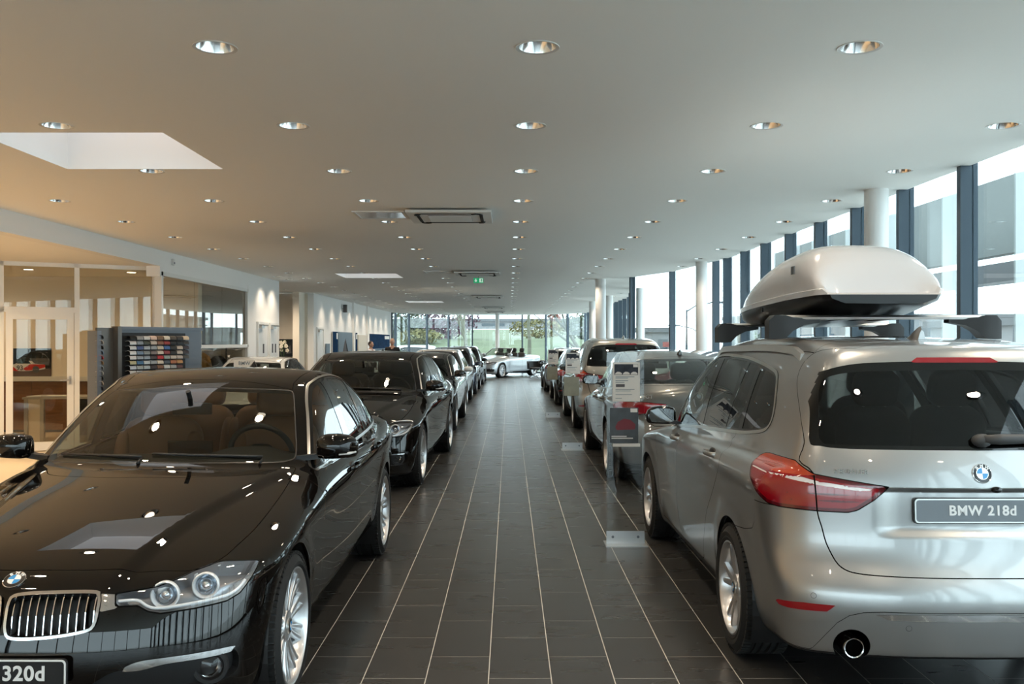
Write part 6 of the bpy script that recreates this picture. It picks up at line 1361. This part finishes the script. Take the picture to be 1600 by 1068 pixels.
# ------------------------------------------------------------------ roof racks and roof box
mat('box_white', (.60, .60, .62), .16, coat=.6); mat('box_black', (.010, .010, .011), .28); mat('alu', (.62, .62, .62), .3, metal=.9); glass('acrylic', (.95, .97, .97)); mat('leaflet_dark', (.04, .045, .05), .3, noise=(12, .8, (1, 1, 1))); mat('leaflet_green', (.30, .31, .25), .35, noise=(9, .3, (1, 1, 1))); mat('sign_green', (.01, .24, .10), .4, emit=(.02, .5, .2), es=.35); mat('sign_white', (.8, .85, .8), .4, emit=(.8, 1, .85), es=.4)
def rack(lab, yd, zb):
    r = thing('roof_rack', lab, 'roof rack', (2.035, yd, 0), 0, 'roof racks on the minivan')
    b = MB(); b.loft([[(x, -.035, zb-.012), (x, .035, zb-.012), (x, .040, zb), (x, .0, zb+.012), (x, -.040, zb)] for x in (-.56, .56)]); b.build('crossbar', MT['alu'], r)
    for s in (-1, 1):
        b = MB(); secs = []
        for u, w, z0, z1 in ((.35, .03, zb-.030, zb-.008), (.44, .036, zb-.045, zb-.006), (.50, .045, zb-.075, zb-.002), (.54, .05, zb-.115, zb+.010), (.60, .05, zb-.120, zb+.010), (.63, .042, zb-.118, zb-.02)):
            secs.append([(s*u, -w, z0), (s*u, w, z0), (s*u, w, z1), (s*u, -w, z1)])
        b.loft(secs); b.build('rack_foot', MT['trim_black'], r, angle=50)
rack('rear roof rack bar under the back of the white roof box', 4.98, 1.735); rack('front roof rack bar under the nose of the white roof box', 6.2, 1.715)
bx = thing('roof_box', 'glossy white roof box with black base on top of the silver minivan', 'roof box', (1.985, 4.83, 0))
SL = spl([0, .02, .05, .10, .16, .28, .42, .6, .78, .90, .97, 1], [.012, .12, .205, .275, .312, .328, .315, .262, .165, .085, .035, .008]); SW = spl([0, .02, .06, .12, .28, .45, .62, .78, .90, .97, 1], [.29, .325, .345, .358, .366, .358, .330, .278, .205, .125, .06])
secs = []; base = []
for u in np.concatenate([[0, .01, .02, .035, .05, .075], np.linspace(.1, .92, 28), [.95, .975, .99, 1]]):
    w = max(float(SW(u)), .03); h = max(float(SL(u)), .01); z0 = 1.852-.055*u; y = 2.40*u; s = []
    tuck = 1-.06*sstep(.05, .3, u)
    s += [(-w-.012, y, z0), (-w-.012, y, z0+min(.030, h*.6)), (-w-.002, y, z0+min(.036, h*.65))]
    for t in np.linspace(math.pi, 0, 21)[0:21]:
        c, q = math.cos(t), math.sin(t); s.append((w*tuck*math.copysign(abs(c)**.62, c), y+.10*(1-u)**8*q, z0+min(.036, h*.65)+(h-min(.036, h*.65))*abs(q)**.72))
    s += [(w+.002, y, z0+min(.036, h*.65)), (w+.012, y, z0+min(.030, h*.6)), (w+.012, y, z0)]
    secs.append(s)
    d = .125*math.sin(math.pi*min(1, max(0, u*.94+.04)))**.45; wb = w*.99
    base.append([(-wb, y, z0), (-wb*.96, y, z0-d*.45), (-wb*.72, y, z0-d*.95), (0, y, z0-d), (wb*.72, y, z0-d*.95), (wb*.96, y, z0-d*.45), (wb, y, z0)])
b = MB(); b.loft(secs); b.build('lid', MT['box_white'], bx, angle=38); b = MB(); b.loft(base); b.build('base_shell', MT['box_black'], bx, angle=45)
for x in (-.18, -.06, .06, .18): b = MB(); b.box(x-.02, x+.02, .25, 1.9, 1.725, 1.745); b.build('base_rib', MT['box_black'], bx)
b = MB(); b.box(-.372, -.366, .34, .40, 1.985, 2.03); b.build('lock_badge', MT['rack_grey'], bx); b = MB(); b.box(-.385, -.375, .95, .99, 1.79, 1.82); b.build('latch', MT['rack_black'], bx)
# ------------------------------------------------------------------ price stands
def stand(lab, x, y, dark, k):
    o = thing('price_stand', lab, 'display stand', (x, y, 0), 0, 'acrylic price stands'); 
    b = MB(); b.box(-.165, .165, -.11, .10, 0, .008); b.build('base_plate', MT['alu'], o); b = MB(); b.box(-.15, .15, -.008, 0, .008, .105); b.build('bracket', MT['alu'], o)
    for s in (-1, 1): b = MB(); b.lathe([(.011, 0), (.010, .004), (0, .005)], 14, frame((s*.10, -.008, .06), (0, -1, 0))); b.build('bolt', MT['rack_grey'], o)
    b = MB(); b.box(-.148, .148, 0, .006, .010, 1.52); b.build('acrylic_sheet', MT['acrylic'], o)
    p = link('price_sheet', None, o, (.005, -.012, 1.285)); b = MB(); b.box(-.108, .108, 0, .004, -.155, .155); b.build('sheet_holder', MT['white_plastic'], p); b = MB(); b.box(-.100, .100, -.001, 0, -.147, .147); b.build('paper_sheet', MT['paper'], p); b = MB(); b.box(-.094, .094, -.002, -.001, .055, .140); b.build('printed_photo', MT['print_photo'], p)
    b = MB(); b.box(.055, .092, -.003, -.002, .116, .138); b.build('logo_patch', MT['paper'], p)
    for u in range(3): b = MB(); b.prism([(-.09+.062*u, .058), (-.085+.062*u, .070), (-.07+.062*u, .080), (-.05+.062*u, .079), (-.035+.062*u, .068), (-.034+.062*u, .058)], -.0035, -.002, 'y'); b.build('printed_car', MT['print_white'], p)
    for q, (a, w) in enumerate(((.040, .15), (.030, .10), (.010, .10), (-.004, .07), (-.060, .15), (-.072, .12), (-.10, .13), (-.13, .05))): b = MB(); b.box(-.085, -.085+w, -.002, -.001, a-.0022, a+.0022); b.build('print_line', MT['print_sky'], p)
    b = MB(); b.box(-.082, -.012, -.002, -.001, -.040, -.018); b.build('price_field', MT['print_grey'], p)
    q = link('leaflet_holder', None, o, (-.012, -.012, .94)); b = MB(); b.box(-.118, .118, 0, .005, -.145, .145); b.build('holder', MT['acrylic'], q); b = MB(); b.box(-.112, .112, -.003, 0, -.138, .14); b.build('leaflet', MT['leaflet_dark' if dark else 'leaflet_green'], q)
    if dark:
        b = MB(); b.prism([(-.07, -.01), (-.05, .03), (.0, .055), (.05, .045), (.09, .01), (.085, -.03), (-.06, -.035)], -.005, -.003, 'y'); b.build('printed_car', mat('print_wine', (.16, .012, .02), .4), q); b = MB(); b.box(.05, .105, -.004, -.003, .105, .135); b.build('logo_patch', MT['paper'], q)
        b = MB(); b.box(-.09, .125, -.016, -.006, -.165, -.142); b.build('label_strip', MT['print_white'], q)
        for z in (-.085, -.10): b = MB(); b.box(-.10, .02 if z > -.09 else .07, -.004, -.003, z-.004, z+.004); b.build('print_line', MT['print_white'], q)
stand('acrylic price stand with a dark leaflet beside the silver minivan', .918, 7.22, True, 0); stand('second acrylic price stand, beside the grey fastback', .935, 13.55, False, 1); stand('third acrylic price stand, beside the silver brown estate car', .925, 19.4, False, 2)
# ------------------------------------------------------------------ ceiling units and exit sign
def cassette(lab, y, k):
    o = thing('air_conditioner', lab, 'air conditioner', (-.64, y+.45, HC-.021), 0, 'ceiling air conditioners'); b = MB(); b.box(-.45, .45, -.45, .45, -.03, 0, b=.008); b.build('panel', MT['white_plastic'], o)
    b = MB(); b.box(-.23, .23, -.23, .23, -.036, -.03); b.build('grille_back', MT['print_grey'], o)
    for q in range(9): b = MB(); b.box(-.23, .23, -.22+.055*q-.010, -.22+.055*q+.010, -.041, -.036); b.build('grille_slat', MT['white_plastic'], o)
    for a in range(4):
        M = Matrix.Rotation(a*math.pi/2, 4, 'Z'); b = MB(); b.box(-.30, .30, .32, .355, -.034, -.029, M); b.tube([M @ Vector((.30, .337, -.032)), M @ Vector((.345, .325, -.032)), M @ Vector((.362, .28, -.032)), M @ Vector((.335, .24, -.032))], .012, 6); b.build('air_slot', MT['shadow_black'], o)
for k, y in enumerate((9.5, 17.8, 27.2, 35.9, 41.2)):
    cassette('%s ceiling air conditioner from the camera' % ['first and largest', 'second', 'third', 'fourth', 'fifth and farthest'][k], y, k)
for k, (y, x) in enumerate(((9.75, -1.41), (17.9, -1.42), (27.3, -1.42))):
    o = thing('ceiling_panel_light', ['square glass covered ceiling panel beside the largest air conditioner', 'bright square ceiling panel beside the second air conditioner', 'square ceiling panel beside the third air conditioner'][k], 'ceiling light', (x, y+.28, HC), 0, 'square ceiling panels'); b = MB()
    b.box(-.25, .25, -.28, -.25, -.012, 0); b.box(-.25, .25, .25, .28, -.012, 0); b.box(-.28, -.25, -.28, .28, -.012, 0); b.box(.25, .28, -.28, .28, -.012, 0); b.build('frame', MT['white_plastic'], o); b = MB(); b.box(-.25, .25, -.25, .25, -.008, 0); b.build('cover', MT['lamp_reflector'] if k == 0 else MT['print_white'], o)
ex = thing('exit_sign', 'small green exit sign with an arrow hanging from the ceiling', 'sign', (-.655, 19.3, 2.90)); b = MB(); b.box(-.105, .105, -.015, .015, -.055, .055); b.build('sign_body', MT['sign_green'], ex)
b = MB(); b.prism([(-.055, -.035), (-.085, .0), (-.065, .0), (-.065, .035), (-.045, .035), (-.045, .0), (-.025, .0)], -.018, -.015, 'y'); b.build('arrow', MT['sign_white'], ex); b = MB(); b.box(.02, .09, -.018, -.015, -.04, .042); b.build('doorway', MT['sign_white'], ex)
b = MB(); b.prism([(.04, -.035), (.055, -.01), (.045, .015), (.06, .035), (.075, .03), (.07, .01), (.08, -.005), (.065, -.01), (.075, -.035), (.065, -.035), (.058, -.018), (.05, -.035)], -.021, -.018, 'y'); b.build('running_figure', MT['sign_green'], ex); b = MB(); b.tube([(0, 0, .055), (0, 0, .10)], .008, 6); b.build('hanger', MT['steel'], ex)
# ------------------------------------------------------------------ colour sample rack
A0 = Vector((-5.02, 11.7)); A1 = Vector((-4.38, 12.95)); dv = A1-A0; RA = math.atan2(dv.y, dv.x); RL_ = dv.length
rk = thing('sample_rack', 'grey slatted rack holding rows of colour samples by the office', 'display rack', (A0.x, A0.y, 0), RA)
b = MB(); b.box(0, RL_, .0, .03, .1, 1.76); b.build('back_board', MT['rack_grey'], rk); b = MB(); b.box(-.02, RL_+.02, -.02, .06, 1.76, 1.80); b.build('top_rail', MT['rack_grey'], rk); b = MB(); b.box(-.06, .0, -.07, .05, 0, 1.80); b.build('side_post', MT['rack_post'], rk); b = MB(); b.box(-.05, RL_, -.25, .25, 0, .06); b.build('foot', MT['rack_grey'], rk)
for k in range(14): b = MB(); b.box(0, RL_, -.008, 0, .18+.112*k, .18+.112*k+.09); b.build('slat', MT['rack_grey'], rk)
b = MB(); b.box(.04, RL_-.30, -.012, -.008, .5, 1.72); b.build('dark_field', MT['rack_black'], rk)
b = MB(); b.box(-.30, -.06, .02, .05, 0, 1.78); b.build('side_board', MT['rack_post'], rk); b = MB(); b.box(-.36, -.30, -.06, .12, 0, 1.74); b.build('rear_post', MT['rack_grey'], rk)
PAL = [[(.02, .02, .02), (.35, .36, .37), (.75, .74, .72), (.62, .46, .38), (.16, .10, .06), (.62, .56, .46), (.09, .075, .06), (.05, .05, .05), (.62, .50, .36)], [(.72, .73, .74), (.30, .34, .38), (.10, .12, .11), (.55, .48, .42), (.24, .12, .08), (.32, .06, .06), (.02, .025, .03), (.02, .025, .03), (.05, .05, .05)], [(.70, .72, .74), (.10, .14, .30), (.52, .56, .60), (.30, .33, .36), (.55, .47, .37), (.07, .15, .36), (.04, .04, .04), (.50, .43, .36), (.06, .05, .06)], [(.72, .73, .74), (.20, .28, .40), (.30, .32, .32), (.20, .17, .17), (.60, .52, .44), (.25, .06, .07), (.03, .03, .03), (.50, .44, .38), (.06, .05, .06)], [(.74, .74, .74), (.35, .40, .46), (.32, .37, .43), (.06, .045, .05), (.45, .04, .05), (.30, .36, .36), (.50, .44, .38), (.45, .40, .36), (.09, .09, .09)], [(.50, .48, .30), (.08, .18, .32), (.55, .60, .64), (.30, .33, .36), (.60, .53, .44), (.08, .10, .13), (.38, .15, .08), (.45, .24, .10), (.05, .05, .05)], [(.55, .60, .68), (.42, .45, .45), (.45, .50, .54), (.05, .04, .05), (.22, .11, .07), (.55, .58, .58), (.36, .36, .36), (.12, .06, .06), (.05, .05, .05)], [(.70, .72, .74), (.50, .53, .56), (.40, .41, .40), (.05, .04, .05), (.60, .55, .50), (.60, .62, .62), (.62, .56, .46), (.40, .10, .05), (.05, .05, .05)]]
def cname(c):
    r, g, bl = c; v = max(c)
    if v < .12: return 'black'
    if max(c)-min(c) < .09: return 'white' if v > .62 else 'grey'
    if bl > r: return 'blue' if bl-r > .08 else 'silver'
    if r > 2.5*g: return 'red'
    return 'beige' if v > .44 else 'brown'
smp = MB(); prof = [(.0, .0), (-.05, .010), (-.080, .002), (-.090, -.016), (-.092, -.040)]
smp.loft([[(x, y, z) for y, z in prof]+[(x, y+.004, z-.003) for y, z in reversed(prof)] for x in (0, .098)])
sme = smp.me('colour_sample', None, angle=40); sme.materials.clear(); sme.materials.append(None)
for r in range(8):
    for c in range(9):
        if c == 8 and r > 4: continue
        col = PAL[r][c]; key = 'sample_%d_%d' % (r, c); m = mat(key, col, .25 if c < 3 else .5, metal=.4 if c in (0, 1, 2) else 0, coat=.6 if c < 3 else 0)
        lx = .10+.111*c; z = 1.672-.064*r
        o = bpy.data.objects.new('colour_sample', sme); COL.objects.link(o); o.material_slots[0].link = 'OBJECT'; o.material_slots[0].material = m
        o.location = (A0.x+dv.x/RL_*lx, A0.y+dv.y/RL_*lx, z); o.rotation_euler = (0, 0, RA)
        o.location.x += -math.sin(RA)*-.013; o.location.y += math.cos(RA)*-.013
        tag(o, '%s colour sample in the %s row and %s column of the sample rack' % (cname(col), ordinal(r), ordinal(c)), 'colour sample', 'colour samples on the rack')
for r in range(14):
    o = bpy.data.objects.new('colour_sample', sme); COL.objects.link(o); o.material_slots[0].link = 'OBJECT'; o.material_slots[0].material = MT['sample_%d_%d' % (r % 8, (3*r) % 8)]
    lx = -.39; o.location = (A0.x+dv.x/RL_*lx+.05, A0.y+dv.y/RL_*lx, 1.68-.064*r); o.rotation_euler = (0, 0, RA+math.radians(65)); tag(o, 'curved sample edge, %s from the top on the left face of the rack' % ordinal(r), 'colour sample', 'samples on the left face of the rack')
# ------------------------------------------------------------------ chairs at the end of the aisle
def swivel(lab, x, y, rz):
    o = thing('swivel_chair', lab, 'chair', (x, y, 0), rz, 'black swivel chairs'); secs = []
    b = MB(); b.ball((0, 0, .43), (.25, .25, .055), e=.5, n=20, m=8); b.build('seat', MT['leather_black'], o, smooth=True)
    for i in range(15):
        a = math.radians(-115+230*i/14); rr = .27; hh = .74 if abs(a) < 1.2 else .66
        secs.append([(rr*math.sin(a), rr*math.cos(a), .40), ((rr+.045)*math.sin(a), (rr+.045)*math.cos(a), .40), ((rr+.06)*math.sin(a), (rr+.06)*math.cos(a), hh), ((rr+.02)*math.sin(a), (rr+.02)*math.cos(a), hh)])
    b = MB(); b.loft(secs); b.build('backrest', MT['leather_black'], o, angle=40); b = MB(); b.tube([(0, 0, .08), (0, 0, .40)], .03, 10); b.build('column', MT['chrome'], o, smooth=True)
    for k in range(5): a = 2*math.pi*k/5; b = MB(); b.tube([(0, 0, .10), (.30*math.cos(a), .30*math.sin(a), .06)], [.025, .016], 8); b.ball((.30*math.cos(a), .30*math.sin(a), .03), (.028, .028, .03), n=10, m=6); b.build('leg', MT['chrome'], o, smooth=True)
swivel('black shell swivel chair in front of the silver convertible', 1.10, 40.6, .4); swivel('black swivel chair half hidden behind the other chair', 1.42, 41.3, -.8)
ch = thing('office_chair', 'dark office chair under the seated clerk', 'chair', (-6.28, 14.95, 0), -1.5); b = MB(); b.box(-.23, .23, -.22, .22, .38, .45, b=.02); b.build('seat', MT['leather_black'], ch); b = MB(); b.box(-.21, .21, .20, .26, .50, .95, b=.02); b.build('backrest', MT['leather_black'], ch); b = MB(); b.tube([(0, 0, .05), (0, 0, .38)], .03, 8); b.build('column', MT['chrome'], ch)
for k in range(5): a = 2*math.pi*k/5; b = MB(); b.tube([(0, 0, .08), (.28*math.cos(a), .28*math.sin(a), .04)], .02, 6); b.build('leg', MT['chrome'], ch)
# paper sign behind the vintage windscreen
vs_ = thing('paper_sign', 'white lettered paper sign in the vintage car windscreen', 'sign', (-4.52, 15.55, 1.245)); b = MB(); b.box(-.18, .18, -.004, 0, -.09, .05); b.build('sheet', MT['paper'], vs_); link('sign_lettering', text_me('sign_lettering', 'BMW', .085, .0006, MT['print_sky'], bold=.001), vs_, (0, -.006, -.01), (math.pi/2, 0, 0))
